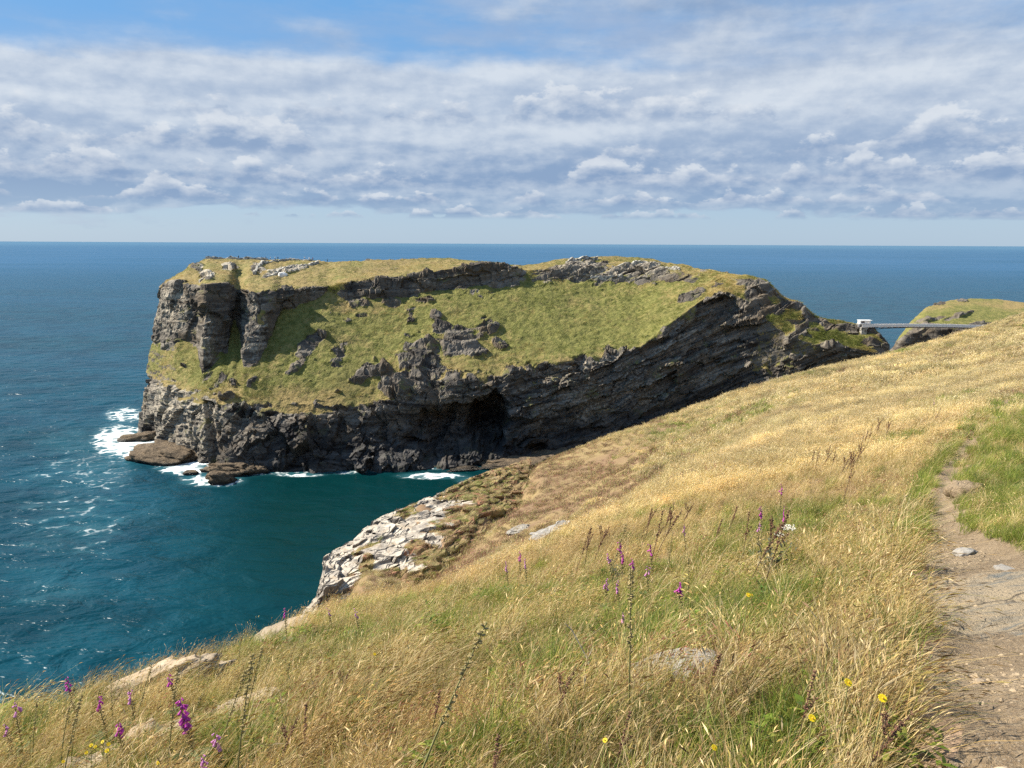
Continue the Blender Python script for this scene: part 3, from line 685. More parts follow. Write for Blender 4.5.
def mat_hill():
    m, t, b = new_mat('dry_hillside_soil')
    P = pos(t); g = t.attr('green')
    n1 = t.noise(P, 0.9, 6, 0.65); n2 = t.noise(P, 14.0, 5, 0.7); n3 = t.noise(P, 0.12, 4, 0.6)
    c = t.mix(t.smooth(n2, 0.3, 0.7), (0.15, 0.105, 0.045), (0.34, 0.25, 0.115))
    c = t.mix(t.smooth(n3, 0.42, 0.66, 0, 0.75), c, (0.19, 0.115, 0.07))
    gg = t.math('ADD', g, t.math('MULTIPLY', t.math('SUBTRACT', n1, 0.5), 1.0))
    c = t.mix(t.smooth(gg, 0.35, 0.75), c, t.mix(n2, (0.05, 0.06, 0.012), (0.13, 0.15, 0.035)))
    c = t.mix(t.smooth(t.math('ADD', t.attr('earth'), t.math('MULTIPLY', t.math('SUBTRACT', n1, 0.5), 0.8)), 0.3, 0.6), c, t.mix(t.smooth(n2, .4, .7), (0.29, 0.20, 0.13), (0.16, 0.11, 0.07)))
    t.set(b.inputs['Base Color'], c); t.set(b.inputs['Normal'], t.bump(t.math('ADD', n2, n1), 0.9, 0.06))
    return m
def mat_path():
    m, t, b = new_mat('trodden_earth_path')
    P = pos(t); slab = t.attr('slab')
    n1 = t.noise(P, 1.6, 6, 0.6); n2 = t.noise(P, 26.0, 5, 0.7); n3 = t.noise(P, 6.0, 4, 0.65)
    v = t.voro(P, 38.0); n4 = t.noise(P, 75.0, 4, 0.7)
    c = t.mix(t.smooth(n1, 0.3, 0.7), (0.215, 0.155, 0.092), (0.335, 0.252, 0.158))
    c = t.mix(t.smooth(n2, 0.42, 0.72, 0, 0.75), c, (0.135, 0.092, 0.058))
    c = t.mix(t.smooth(v, 0.10, 0.22, 0.55, 0.0), c, (0.42, 0.36, 0.29))
    c = t.mix(t.smooth(n4, 0.45, 0.70, 0, 0.5), c, (0.40, 0.32, 0.23))
    x, y, z = t.sep(P)
    st = t.noise(t.comb(t.math('MULTIPLY', x, 0.8), t.math('MULTIPLY', y, 2.6), 0.0), 1.7, 6, 0.65, 0.8)
    sc = t.mix(t.smooth(st, 0.34, 0.52), (0.155, 0.160, 0.150), (0.345, 0.275, 0.185))
    sc = t.mix(t.smooth(n2, 0.5, 0.75, 0, 0.4), sc, (0.13, 0.12, 0.11))
    cr = t.voro(t.vmath('ADD', t.comb(t.math('MULTIPLY', x, 0.7), t.math('MULTIPLY', y, 1.5), 0.0), t.vmath('SCALE', t.noise(P, 2.0, 3, 0.6, color=True), scale=0.5)), 1.1, 'DISTANCE_TO_EDGE')
    sc = t.mix(t.smooth(cr, 0.0, 0.022, 0.85, 0.0), sc, (0.075, 0.062, 0.05))
    f = t.smooth(t.math('ADD', slab, t.math('MULTIPLY', t.math('SUBTRACT', n3, 0.5), 0.9)), 0.38, 0.55)
    t.set(b.inputs['Base Color'], t.mix(f, c, sc))
    hgt = t.math('ADD', t.math('ADD', n2, t.math('MULTIPLY', n4, 0.5)), t.math('ADD', n3, t.smooth(cr, 0.0, 0.03, 0.0, 0.5)))
    t.set(b.inputs['Normal'], t.bump(hgt, 1.0, 0.04)); b.inputs['Roughness'].default_value = 0.9
    return m
def greenness(x, y):
    """how green the sward is, by place: the verge right of the path and damp hollows are green, the open slope is straw"""
    P = np.stack([x, y, 0 * x], 1)
    d, s = path_side(x, y)
    g = 0.30 + 0.20 * (y < 14) + 0.50 * fbm(P * np.array((0.35, 0.35, 1)), 3, 91) - 0.42 * sstep(y, 13, 28)
    g = np.maximum(g, np.where(s == 2, .80 - 0.2 * sstep(d, .5, 4) + .3 * fbm(P * .8, 2, 92), 0.0) * (y < 40))
    g = np.maximum(g, np.where((s == 1) & (y > 6), 0.9 * (1 - sstep(d, 0.25, 0.9)), 0) * (y < 40))
    for px, py, h, r, v in GREENS:
        g = np.maximum(g, v * (1 - sstep(np.hypot(x - px, y - py), r * 0.35, r * 1.15)))
    return g
GREENS = []
for px, py, r, v in [(860,748,.75,1),(770,768,.6,.9),(900,645,.45,.75),(885,590,.5,.75),(560,650,.6,.6),(420,640,.9,.7),(700,630,.9,1),(640,655,.6,.9),(850,740,.7,.95),(890,700,.5,.9),(560,690,.5,.8),(500,640,.7,.6),(260,760,.5,.8),(470,760,.5,.75),(905,440,1.3,1),(985,345,7,.75),(960,400,2.5,.8),(470,600,1.5,.6),(790,745,.4,.8),(120,765,.5,.9),(60,770,.5,.8),(620,560,1.2,.5)]:
    g_ = ground(px, py); GREENS.append((g_[0], g_[1], 0, r, v))

us = np.linspace(-1.3, 2.0, 1040); vs = np.linspace(0.0, math.log(235), 560)
U, V = np.meshgrid(us, vs, indexing='ij'); hy = np.exp(V).ravel(); hx = U.ravel() * hy
hz = hill_z(hx, hy)
pd, psd = path_side(hx, hy)
PP = np.stack([hx, hy, 0 * hx], 1)
onp = pd < 0
# trodden hollow, and a shelf of bedrock across the path
e_sl = np.minimum(np.hypot((hx - 3.9) / 2.6, (hy - 5.2) / 1.35), np.hypot((hx - 5.2) / 2.0, (hy - 4.6) / 1.5))
slab = np.clip(1.15 - e_sl, 0, 1) * onp + 0.45 * np.clip(1 - np.hypot((hx - 1.9) / 0.5, (hy - 2.5) / 0.3), 0, 1)
hz -= 0.10 * (1 - sstep(pd, -0.25, 0.12)) * (hy < 40)
stp = hy * 1.6 + 0.35 * hx + 0.5 * fbm(PP * 0.9, 3, 95)
hz += slab.clip(0, .6) * (0.06 + 0.09 * (np.floor(stp) - stp + 0.5 + sstep(stp % 1, .8, 1.0)) + 0.025 * fbm(PP * 2.2, 3, 96))
hz += onp * (0.016 * fbm(PP * 9, 3, 97) + 0.014 * fbm(PP * 2.6, 3, 98))
gr = greenness(hx, hy)
VV = np.stack([hx, hy, hz], 1); FF = grid_faces(len(us), len(vs))[:, ::-1]
# ordered so that normals point up
def sub(mask_f, name, mat, attrs):
    F = FF[mask_f]; u, inv = np.unique(F, return_inverse=True)
    return mesh_np(name, VV[u], inv.reshape(-1, 4)[:, ::-1], mat, {k: v[u] for k, v in attrs.items()})
fm_ = onp[FF].sum(1) >= 2
M_PATH = mat_path()
tag(link('hillside', sub(~fm_, 'hillside', mat_hill(), {'green': gr, 'earth': (1 - sstep(pd, .04, .30)) * (hy < 40)})), kind='structure')
tag(link('path', sub(fm_, 'path', M_PATH, {'slab': slab})), kind='structure')

# ------------------------------------------------------------------ slate outcrop on the cliff edge
OC = [ # px, foot (py, Y), brow (py, Y)
 (296,624,44,620,45.5),(306,619,44,610,46.5),(316,615,44,598,48),(321,612,44,585,50),(324,611,44,556,55),(334,609,44,550,57),(350,607,44,543,59),(366,606,44,527,61),(380,606,44,516,63),(405,603,44,507,66),(430,594,44.5,500,69),(455,575,48,490,72),(470,560,51,483,74),(500,535,56,472,78),(530,510,62,463,82)]
cols, s = [], []
for px, py0, Y0, py1, Y1 in OC:
    f = at(px, py0 + 3, Y0 - 1.0); f[2] -= 1.6; f[1] -= 1.0; b_ = at(px, py1, Y1); b_[2] += 0.5 * sstep(px, 400, 440); k = b_[0] / b_[1]
    mid = f * 0.5 + b_ * 0.5 + (0, 0, 0.6); f = f - (0, 0, float(np.interp(px, [296, 350, 400], [7, 5, 0])))
    e1 = b_ + (k * 1.5, 1.5, -0.6); e2 = b_ + (k * 3.2, 3.2, -12); e3 = b_ + (k * 9, 9, 0); e3[2] = -5
    cols.append([f, mid, b_, e1, e2, e3]); s.append(px)
lf = np.array(cols[0]) + (-1.0, 0, -7); lf2 = np.array(cols[0]) + (-3.5, 0, 0); lf2[:, 2] = -5
cols = [lf2, lf] + cols; s = [s[0] - 16, s[0] - 6] + s
sf = np.arange(s[0], s[-1], 0.45)
G, tt = loft(np.array(cols), np.array(s), sf, (190, 190, 16, 40, 20), 2.0, 1.0)
nu, nv = G.shape[:2]; flat = G.reshape(-1, 3).copy(); TT = np.broadcast_to(tt[None], (nu, nv)); PX, PY = (a.reshape(nu, nv) for a in pix(flat))
dip = flat[:, 2] - 0.20 * flat[:, 0] + 0.10 * flat[:, 1] + 0.5 * fbm(flat * 0.25, 3, 61)
c1, a1, b1 = cells(np.stack([flat[:, 0] * 0.28, flat[:, 1] * 0.4, dip * 1.3], 1), 15)
c2, a2, b2 = cells(np.stack([flat[:, 0] * 0.6, flat[:, 1] * 0.9, dip * 4.2], 1), 16)
lvl = dip + 0.42 * (c1 - .5) + 0.18 * (c2 - .5)
def terr(v, st, sharp=0.86):
    f = np.floor(v / st); r_ = v / st - f
    return (f + sstep(r_, sharp, 1.0)) * st
tz = 0.56 * terr(lvl, 0.52) + 0.44 * terr(lvl + .13, 0.20) - dip
amt = (sstep(TT, 0.0, 0.25) * (1 - 0.5 * sstep(TT, 2.9, 3.2))).ravel()
flat[:, 2] += tz * amt + 0.05 * amt * fbm(flat * 2.0, 3, 66) - 0.18 * amt * (1 - sstep(b1 - a1, 0.0, .08))
flat[:, 1] += -0.5 * (c2 - .5) * amt * (TT.ravel() < 2.2); flat[:, 0] += 0.45 * (c1 - .5) * amt
# earth and cushions of green between the ledges, more of it uphill to the right
wob = fbm(flat * 0.3, 4, 62).reshape(nu, nv)
veg = sstep(PX + 45 * wob + 0.75 * (PY - 540), 385, 445) * 0.85
vn = fbm(flat * 0.32 + 3, 4, 63).reshape(nu, nv); veg = np.maximum(veg, .8 * sstep(vn + .012 * (PX - 380) / 10, .22, .42) * sstep(PX, 335, 365))
for cx, cy, rx, ry in [(368,565,9,13),(366,590,12,9),(408,590,18,14),(395,572,10,6),(420,548,14,9)]:
    veg = np.maximum(veg, 1 - sstep(ellipse(PX, PY, cx, cy, rx, ry) + .5 * wob, .6, 1.1))
def mat_outcrop():
    m = mat_slate('outcrop_slate', 1.05, 0.40, (1.08, 1.02, .93)); t = NT(m.node_tree); b = [n for n in t.n if n.type == 'BSDF_PRINCIPLED'][0]
    src = b.inputs['Base Color'].links[0].from_socket
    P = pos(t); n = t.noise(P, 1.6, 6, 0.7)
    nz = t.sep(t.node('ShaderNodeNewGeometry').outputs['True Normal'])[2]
    src = t.mix(t.smooth(t.math('ADD', nz, t.math('MULTIPLY', t.math('SUBTRACT', n, 0.5), 0.5)), 0.30, 0.80), (0.15, 0.135, 0.12), src)  # steep risers darker: broken slate faces, their shade put into the colour
    vcol = t.mix(t.smooth(t.noise(P, 0.5, 4, 0.6), 0.35, 0.65), (0.235, 0.155, 0.085), (0.15, 0.14, 0.045))
    vcol = t.mix(t.smooth(t.noise(P, 0.9, 4, .6), 0.52, 0.66, 0, .8), vcol, (0.27, 0.105, 0.07))
    f = t.smooth(t.math('ADD', t.attr('veg'), t.math('MULTIPLY', t.math('SUBTRACT', n, 0.5), 1.3)), 0.42, 0.58)
    t.set(b.inputs['Base Color'], t.mix(f, src, vcol))
    return m
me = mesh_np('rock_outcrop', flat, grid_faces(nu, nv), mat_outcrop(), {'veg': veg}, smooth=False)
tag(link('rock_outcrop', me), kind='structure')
OPX, OPY, OG = PX, PY, flat
def outcrop_at(px, py):
    return OG[np.argmin((OPX.ravel() - px) ** 2 + (OPY.ravel() - py) ** 2 + 1e5 * (TT.ravel() > 2.05))]

# ------------------------------------------------------------------ rocks
def boulder_mesh(name, mat, dims, seed, sub=4, rough=0.22, flat_top=0.0, layers=0.0):
    bm = bmesh.new(); bmesh.ops.create_icosphere(bm, subdivisions=sub, radius=1.0)
    V = np.array([v.co[:] for v in bm.verts]); F = np.array([[v.index for v in f.verts] for f in bm.faces]); bm.free()
    P = V + seed * 3.17
    c, a, b = cells(P * 1.3, seed); c2, a2, b2 = cells(P * 3.1, seed + 1)
    V = V * (1 + rough * (1.2 * (c - .5) + .5 * (c2 - .5) + 0.8 * fbm(P * 1.2, 4, seed)))[:, None]
    sgn = np.sign(V); V = sgn * np.abs(V) ** 0.82                      # blockier than a ball
    if flat_top: V[:, 2] = np.where(V[:, 2] > 0, V[:, 2] * (1 - flat_top), V[:, 2])
    if layers:
        k = V[:, 2] / layers; V[:, 2] = (np.floor(k) + sstep(k % 1, .6, 1)) * layers * .7 + V[:, 2] * .3
    return mesh_np(name, V * np.array(dims), F, mat, smooth=layers == 0)
M_PALE = mat_slate('pale_lichen_rock', 0.92, 0.85, (1.12, .95, .74))
M_GREYROCK = mat_slate('grey_field_rock', 0.75, 0.45)
EXC = []
def boulder(name, label, p, dims, mat, seed, rz=0.0, tilt=0.0, cat='rock', group=None, **kw):
    if p[1] < 30 and name == 'boulder':
        for f_ in (-.7, 0, .7): EXC.append((p[0] + f_ * dims[0] * math.cos(rz), p[1] + f_ * dims[0] * math.sin(rz) - .10, .08 + dims[1] * .5))
        EXC.append((p[0], p[1] - dims[1] - .25, .22))
    o = link(name, boulder_mesh(name, mat, dims, seed, **kw), loc=Vector(p)); o.rotation_euler = (0, tilt, rz)
    return tag(o, label, cat, group, 'thing')
def on_hill(px, py, dz=0.0):
    g = ground(px, py); g[2] += dz - (.10 if path_side(g[:1], g[1:2])[0][0] < 0 else 0); return g
boulder('boulder', 'pale tan boulder in the lower left grass with the largest foxglove behind it', on_hill(128, 757, -.09), (.50, .26, .25), M_PALE, 3, .55, -.30, 'boulder', rough=.42, sub=5)
boulder('boulder', 'long pale rock ridge along the lower left brow against the sea', on_hill(134, 696, -.06), (.9, .26, .22), M_PALE, 5, .35, -.30, 'boulder', rough=.45, sub=5)
boulder('boulder', 'low sandy rock showing through dry grass right of the big foxglove', on_hill(243, 711, -.05), (.34, .2, .13), M_PALE, 8, .2, -.2, 'boulder', rough=.45, sub=5)
boulder('boulder', 'flat grey brown rock in the grass below the bright green leafy clump', on_hill(676, 678, .03), (.32, .17, .11), M_GREYROCK, 9, .15, -.1, 'boulder')
boulder('boulder', 'short whitish rock on the brow just left of the slate outcrop', on_hill(284, 633, .0), (.5, .3, .2), M_PALE, 12, .3, -.3, 'boulder')
boulder('stone', 'small pale stone at the left foot of the green bank where the path narrows', on_hill(966, 546, .01), (.12, .08, .05), M_GREYROCK, 13, .4, 0, 'stone')
boulder('stone', 'bare rounded earth-coloured rock in the green bank above the narrow path', on_hill(966, 492, .0), (.28, .24, .16), M_PATH, 14, .2, 0, 'stone')
boulder('stone', 'small cream stone on the trodden path at the lower right corner', on_hill(1008, 752, .005), (.045, .03, .018), M_PALE, 15, .2, 0, 'stone', sub=3)
for k, (px, py, sx_, lab) in enumerate([(520,531,1.3,'grey slate slab low on the reddish slope, left of the pair by the brow'), (545,536,1.5,'broad grey slate slab at the foot of the reddish slope behind the brow'), (560,528,1.1,'grey slate slab highest of the three on the reddish slope'), (470,505,1.0,'pale slate slab by the cliff edge above the outcrop'), (500,497,.8,'pale slate slab inland of the cliff edge among red brown turf'), (522,478,1.2,'pale slab at the cliff edge nearest the foaming cove'), (487,520,.7,'small pale slab in the middle of the red brown turf')]):
    g = ground(px, py); boulder('slate_slab', lab, g + (0, 0, .02), (.62 * sx_, .4 * sx_, .24), M_GREYROCK, 20 + k, .3 * k, -.25, 'slab', layers=.30, sub=4, rough=.45)

# brown tidal rocks at the foot of the headland
def sea_rock(px, py, dims, lab, seed, rz=0., z=0., tilt=0., **kw):
    p = sea_at(px, py); p[1] += dims[1] * .7; p[2] = z
    return boulder('sea_rock', lab, p, np.array(dims) * (1, 1, .8), M_WETROCK, seed, rz, tilt, 'sea rock', **kw)
sea_rock(160, 462, (15, 9, 5.0), 'broad brown rock ledge at the left foot of the headland, foam at its left end', 31, -.3, 0.5, .1, rough=.35, sub=5)
sea_rock(136, 441, (8, 4, 3.0), 'dark rock tongue reaching furthest left into the foam', 32, .1, .6, -.12, rough=.35)
sea_rock(228, 475, (10, 5, 3.8), 'square brown rock block below the headland corner', 33, -.1, .8, .0, rough=.4, sub=5)
sea_rock(220, 484, (4.6, 3.2, 3.4), 'pointed brown rock standing off in the water before the headland corner', 34, .3, .6, .3, rough=.45)
sea_rock(189, 475, (2.6, 1.8, 1.3), 'small dark rock awash in the foam between the ledge and the block', 35, 0, .3)
sea_rock(252, 474, (5, 3, 2.6), 'low brown rock against the cliff foot right of the square block', 36, .2, .3, rough=.4)
sea_rock(505, 467, (14, 8, 1.8), 'low pale brown rock shelf in front of the big sea cave', 37, .15, .3, -.05, rough=.35, sub=5)
sea_rock(545, 462, (12, 7, 2.6), 'brown rock shelf right of the cave, running behind the near slope', 38, .3, .4, -.1, rough=.35, sub=5)
sea_rock(462, 471, (6, 3, .8), 'low wet rock in the foam left of the pale shelf', 39, .1, .1, 0, rough=.35)

# ------------------------------------------------------------------ footbridge to the far headland
M_STEEL = plain('pale_bridge_steel', (0.86, 0.81, 0.74), 0.5, 0.05, 1.0)
M_WHITE = plain('white_painted_panel', (0.80, 0.80, 0.78), 0.5, 0.05, 1.0)
M_DARKSTEEL = plain('dark_bridge_deck', (0.10, 0.09, 0.085), 0.7, 0.2, 1.0)
class MB:
    def __init__(s): s.V = []; s.F = []; s.n = 0
    def box(s, c, d, rz=0.0, R3=None):
        c = np.array(c, float); d = np.array(d, float) / 2
        v = np.array([(x, y, z) for x in (-1, 1) for y in (-1, 1) for z in (-1, 1)]) * d
        if R3 is not None: v = v @ R3.T
        elif rz: v = v @ np.array([[math.cos(rz), math.sin(rz), 0], [-math.sin(rz), math.cos(rz), 0], [0, 0, 1]])
        s.V.append(v + c); f = np.array([(0,1,3,2),(4,6,7,5),(0,4,5,1),(2,3,7,6),(0,2,6,4),(1,5,7,3)]) + s.n
        s.F.append(f); s.n += 8; return s
    def bar(s, a, b, wd, ht=None):
        a = np.array(a, float); b = np.array(b, float); L = np.linalg.norm(b - a); x = (b - a) / L
        z = np.array((0, 0, 1.)) if abs(x[2]) < .95 else np.array((0, 1., 0)); y = np.cross(z, x); y /= np.linalg.norm(y); z = np.cross(x, y)
        return s.box((a + b) / 2, (L, wd, ht or wd), R3=np.stack([x, y, z], 1))
    def build(s, name, mat, parent=None):
        return link(name, mesh_np(name, np.concatenate(s.V), np.concatenate(s.F), mat, smooth=False), parent)
A = at(860, 327, 324); B = at(1004, 328.5, 350)
br = tag(empty('footbridge', Vector(A)), 'long thin pale footbridge spanning from the headland tip to the far green headland', 'footbridge')
L = (B - A); ln = np.linalg.norm(L[:2]); ex = np.array((L[0], L[1], 0)) / ln; ey = np.array((-ex[1], ex[0], 0))
def bp(t, side, z): return ex * ln * t + ey * side + np.array((0, 0, L[2] * t + z))
arch = lambda t: 0.5 * math.sin(math.pi * t)
dk = MB(); nseg = 24
for i in range(nseg): dk.bar(bp(i / nseg, 0, -.15 + arch(i / nseg)), bp((i + 1) / nseg, 0, -.15 + arch((i + 1) / nseg)), 2.4, .25)
dk.build('deck', M_DARKSTEEL, br)
for sd in (-1.2, 1.2):
    rl = MB()
    for i in range(nseg):
        for z_, h_ in ((1.10, .12), (.80, .08), (.50, .08), (.15, .12)):
            rl.bar(bp(i / nseg, sd, z_ + arch(i / nseg)), bp((i + 1) / nseg, sd, z_ + arch((i + 1) / nseg)), .08, h_)
    for i in range(4 * nseg + 1):
        t = i / (4 * nseg); rl.bar(bp(t, sd, -.1 + arch(t)), bp(t, sd, 1.12 + arch(t)), .10)
    for i in range(nseg): rl.bar(bp(i / nseg, sd * 1.05, .58 + arch(i / nseg)), bp((i + 1) / nseg, sd * 1.05, .62 + arch((i + 1) / nseg)), .04, .8)
    rl.build('railing', M_STEEL, br)
ch = MB()
for i in range(nseg):
    t0, t1 = i / nseg, (i + 1) / nseg; dz_ = lambda t: -.35 - 1.0 * (abs(2 * t - 1) ** 2.2)
    ch.bar(bp(t0, 0, dz_(t0) + arch(t0)), bp(t1, 0, dz_(t1) + arch(t1)), .3, .22)
    ch.bar(bp(t0, 0, dz_(t0) + arch(t0)), bp(t1, 0, -.2 + arch(t1)), .14)
ch.build('truss', M_DARKSTEEL, br)
tw = MB(); tw.box(bp(0.02, 0, -3.0), (2.2, 2.6, 5.6)); tw.box(bp(.02, 0, -.3), (2.8, 3.2, .5)); tw.build('pier', M_STONEWALL, br)
K0 = at(864, 323.2, 327)
ko = tag(empty('kiosk', Vector(K0)), 'small white flat roofed ticket hut at the island end of the footbridge', 'hut')
MB().box((0, 0, .5), (4.4, 2.4, 1.3)).build('wall', M_WHITE, ko)
MB().box((.2, 0, 1.26), (5.2, 3.0, .18)).build('roof', M_WHITE, ko)
k_ = MB(); k_.box((-1.0, -1.22, .55), (1.5, .06, .7)); k_.build('window', M_DARKSTEEL, ko)
k_ = MB(); k_.box((1.2, -1.22, .3), (.9, .06, 1.2)); k_.build('door', M_STEEL, ko)
MB().box((0, 0, -1.25), (5.4, 3.2, 2.0)).build('plinth', M_STONEWALL, ko)

# ------------------------------------------------------------------ ruins and visitors on the plateau
def ruin(label, pts, h=1.6, th=1.0, seed=0):
    P = [head_at(*p) for p in pts]; V = []; F = []; P = np.array(P)
    tq = np.linspace(0, len(P) - 1, max(12, int(np.linalg.norm(np.diff(P, axis=0), axis=1).sum() / .8)))
    C = np.stack([np.interp(tq, np.arange(len(P)), P[:, k]) for k in range(3)], 1)
    T = np.gradient(C, axis=0); T[:, 2] = 0; T /= np.linalg.norm(T, axis=1, keepdims=True) + 1e-9; S = np.stack([-T[:, 1], T[:, 0], 0 * T[:, 0]], 1)
    top = h * (0.65 + 0.6 * fbm(C * .25 + seed, 3, seed) + .25 * fbm(C * 1.1, 2, seed + 3))
    top = np.clip(top, .25, h * 1.5)
    jit = lambda: RNG.normal(0, .09, (len(C), 1))
    rows = []
    for sd, z in ((-1, -1.2), (-1.0, .0), (-.92, .5), (-.8, 1.0), (.8, 1.0), (.92, .5), (1.0, 0), (1, -1.2)):
        zz = top * z if z > 0 else np.full(len(C), z)
        rows.append(C + S * (sd * th / 2 + jit()) + np.stack([0 * zz, 0 * zz, zz + RNG.normal(0, .05, len(C))], 1))
    Gq = np.stack(rows, 1); V = Gq.reshape(-1, 3) - P[0]
    F = [tuple(f) for f in grid_faces(len(C), 8)]
    caps = [(0, 1, 6, 7), (1, 2, 5, 6), (2, 3, 4, 5)]; base = (len(C) - 1) * 8
    F += caps + [tuple(base + i for i in f[::-1]) for f in caps]
    return tag(link('ruined_wall', mesh_np('ruined_wall', V, np.array(F), M_STONEWALL, smooth=False), loc=Vector(P[0])), label, 'ruined wall')
ruin('long pale ruined wall along the skyline at the left end of the headland top', [(206,259),(225,258.5),(245,259),(268,260)], 1.5, 1.4, 1)
ruin('pale ruined wall continuing along the skyline below the visitors', [(272,260.5),(290,260.5),(312,261)], 1.2, 1.2, 2)
ruin('broken wall of the ruin nearest the cliff, left of the white boulder', [(254,275),(258,268),(262,264),(272,263)], 1.7, 1.2, 3)
ruin('slanting ruined wall above the crag, running up to the right of the white boulder', [(268,276),(284,271),(300,267),(318,263)], 1.5, 1.3, 4)
ruin('low ruined wall on the left edge of the headland top', [(199,282),(205,277),(213,278)], 1.6, 1.3, 5)
ruin('dark ruined wall on the highest skyline of the headland', [(566,264),(582,261),(598,260)], 2.2, 1.4, 6)
ruin('ruined wall on the hump of the headland, right of the dark skyline wall', [(612,270),(628,266),(642,263),(660,265)], 2.0, 1.4, 7)
ruin('lower ruined wall below the hump facing the green slope', [(590,277),(606,279),(622,277)], 1.8, 1.3, 8)
ruin('short stub of ruined wall at the right end of the hump', [(664,268),(680,270)], 1.6, 1.3, 9)
boulder('boulder', 'white boulder among the ruins on the left of the headland top', head_at(283, 276), (2.0, 1.5, 1.6), plain('white_quartz', (0.72, 0.70, 0.66), .8, .15, .6), 61, .3, 0, 'boulder', sub=3)
for k, (px, py, s_) in enumerate([(222,345,1),(331,342,1.2),(282,346,1.3),(262,352,1)]):
    pass
M_SKIN = plain('skin', (0.50, 0.33, 0.25), .6, .05)
M_HAIR = plain('brown_hair', (0.05, 0.035, 0.025), .8, .1)
CLOTH = {}
def cloth(c):
    if c not in CLOTH: CLOTH[c] = plain('cloth', c, .9, .1)
    return CLOTH[c]
def person_proto(stride):
    """one continuous skinned body, then cut into body, top, trousers and hair"""
    J = [(0,0,.95,.13),(0,0,1.15,.135),(0,.0,1.38,.15),(0,0,1.50,.06),(0,-.01,1.60,.095),(0,-.01,1.70,.085),
         (.19,0,1.40,.055),(.24,.03 + stride*.1,1.13,.042),(.25,-.05 + stride*.2,.90,.034),(-.19,0,1.40,.055),(-.24,.03 - stride*.1,1.13,.042),(-.25,-.05 - stride*.2,.90,.034),
         (.10,-stride*.1,.90,.09),(.11,-stride*.2,.50,.06),(.11,-stride*.22,.08,.045),(.11,-.12 - stride*.22,.03,.035),(-.10,stride*.1,.90,.09),(-.11,stride*.2,.50,.06),(-.11,stride*.28,.08,.045),(-.11,-.12 + stride*.28,.03,.035)]
    E = [(0,1),(1,2),(2,3),(3,4),(4,5),(2,6),(6,7),(7,8),(2,9),(9,10),(10,11),(0,12),(12,13),(13,14),(14,15),(0,16),(16,17),(17,18),(18,19)]
    me = bpy.data.meshes.new('person'); me.from_pydata([j[:3] for j in J], E, []); o = bpy.data.objects.new('tmp', me); COL.objects.link(o)
    sm = o.modifiers.new('s', 'SKIN'); 
    for i, j in enumerate(J): me.skin_vertices[0].data[i].radius = (j[3], j[3])
    me.skin_vertices[0].data[0].use_root = True
    o.modifiers.new('b', 'SUBSURF').levels = 1
    dg = bpy.context.evaluated_depsgraph_get(); ev = o.evaluated_get(dg); m2 = bpy.data.meshes.new_from_object(ev)
    bpy.data.objects.remove(o); return m2
def shell(src, name, keep, grow, mat):
    bm = bmesh.new(); bm.from_mesh(src); bm.normal_update()
    bmesh.ops.delete(bm, geom=[f for f in bm.faces if not keep(f.calc_center_median())], context='FACES')
    for v in bm.verts: v.co += v.normal * grow
    me = bpy.data.meshes.new(name); bm.to_mesh(me); bm.free(); me.materials.append(mat); return me
def add_person(px, py, lab, top, leg, stride, rz, Yoff=0):
    p = head_at(px, py); p = p + (0, Yoff, 0)
    body = person_proto(stride); body.name = 'person'; body.materials.clear(); body.materials.append(M_SKIN)
    o = link('person', body, loc=Vector(p) + Vector((0, 0, .02))); o.rotation_euler = (0, 0, rz)
    tag(o, lab, 'person', 'visitors on the headland top')
    link('top', shell(body, 'top', lambda c: .93 < c.z < 1.47, .022, cloth(top)), o)
    link('trousers', shell(body, 'trousers', lambda c: .07 < c.z < .98 and abs(c.x) < .2, .016, cloth(leg)), o)
    bm = bmesh.new(); bmesh.ops.create_icosphere(bm, subdivisions=2, radius=.115); bmesh.ops.delete(bm, geom=[f for f in bm.faces if f.calc_center_median().z < .0 and f.calc_center_median().y < .04], context='FACES')
    hm = bpy.data.meshes.new('hair'); bm.to_mesh(hm); bm.free(); hm.materials.append(M_HAIR); link('hair', hm, o, (0, 0, 1.68))
K, Wt, Rd, Bl = (0.02, 0.02, 0.025), (0.75, 0.75, 0.75), (0.35, 0.04, 0.03), (0.05, 0.10, 0.25)
for px, py, lab, tp, lg, st, rz in [
    (238.6,258.5,'person in dark clothes standing alone on the skyline at the left',K,K,.2,.4),
    (262,259,'person in a dark top, first of the skyline group above the ruins',K,Bl,.3,1.2),
    (266,259.3,'person in dark jacket walking just right of the group\'s first person',K,K,.8,1.5),
    (271,259.5,'person in a white top in the middle of the skyline group',Wt,Bl,.4,-1.4),
    (275,259.7,'second person in a white top in the group, by one in blue',Wt,K,.7,-1.2),
    (278,260,'person in a blue top at the right of the skyline group',Bl,K,.4,.7),
    (286.5,260.2,'person in dark clothes walking alone right of the skyline group',K,K,.9,1.6),
    (305,260.5,'left one of two people in pale tops further along the skyline',Wt,Bl,.5,.2),
    (309,260.6,'right one of two people in pale tops further along the skyline',Wt,K,.5,-.4),
    (312.5,260.7,'person in a red top beside two people in pale tops on the skyline',Rd,K,.6,1.1),
    (327.5,261,'lone person in dark clothes furthest right on the skyline',K,K,.5,-1.5)]:
    add_person(px, py, lab, tp, lg, st, rz)

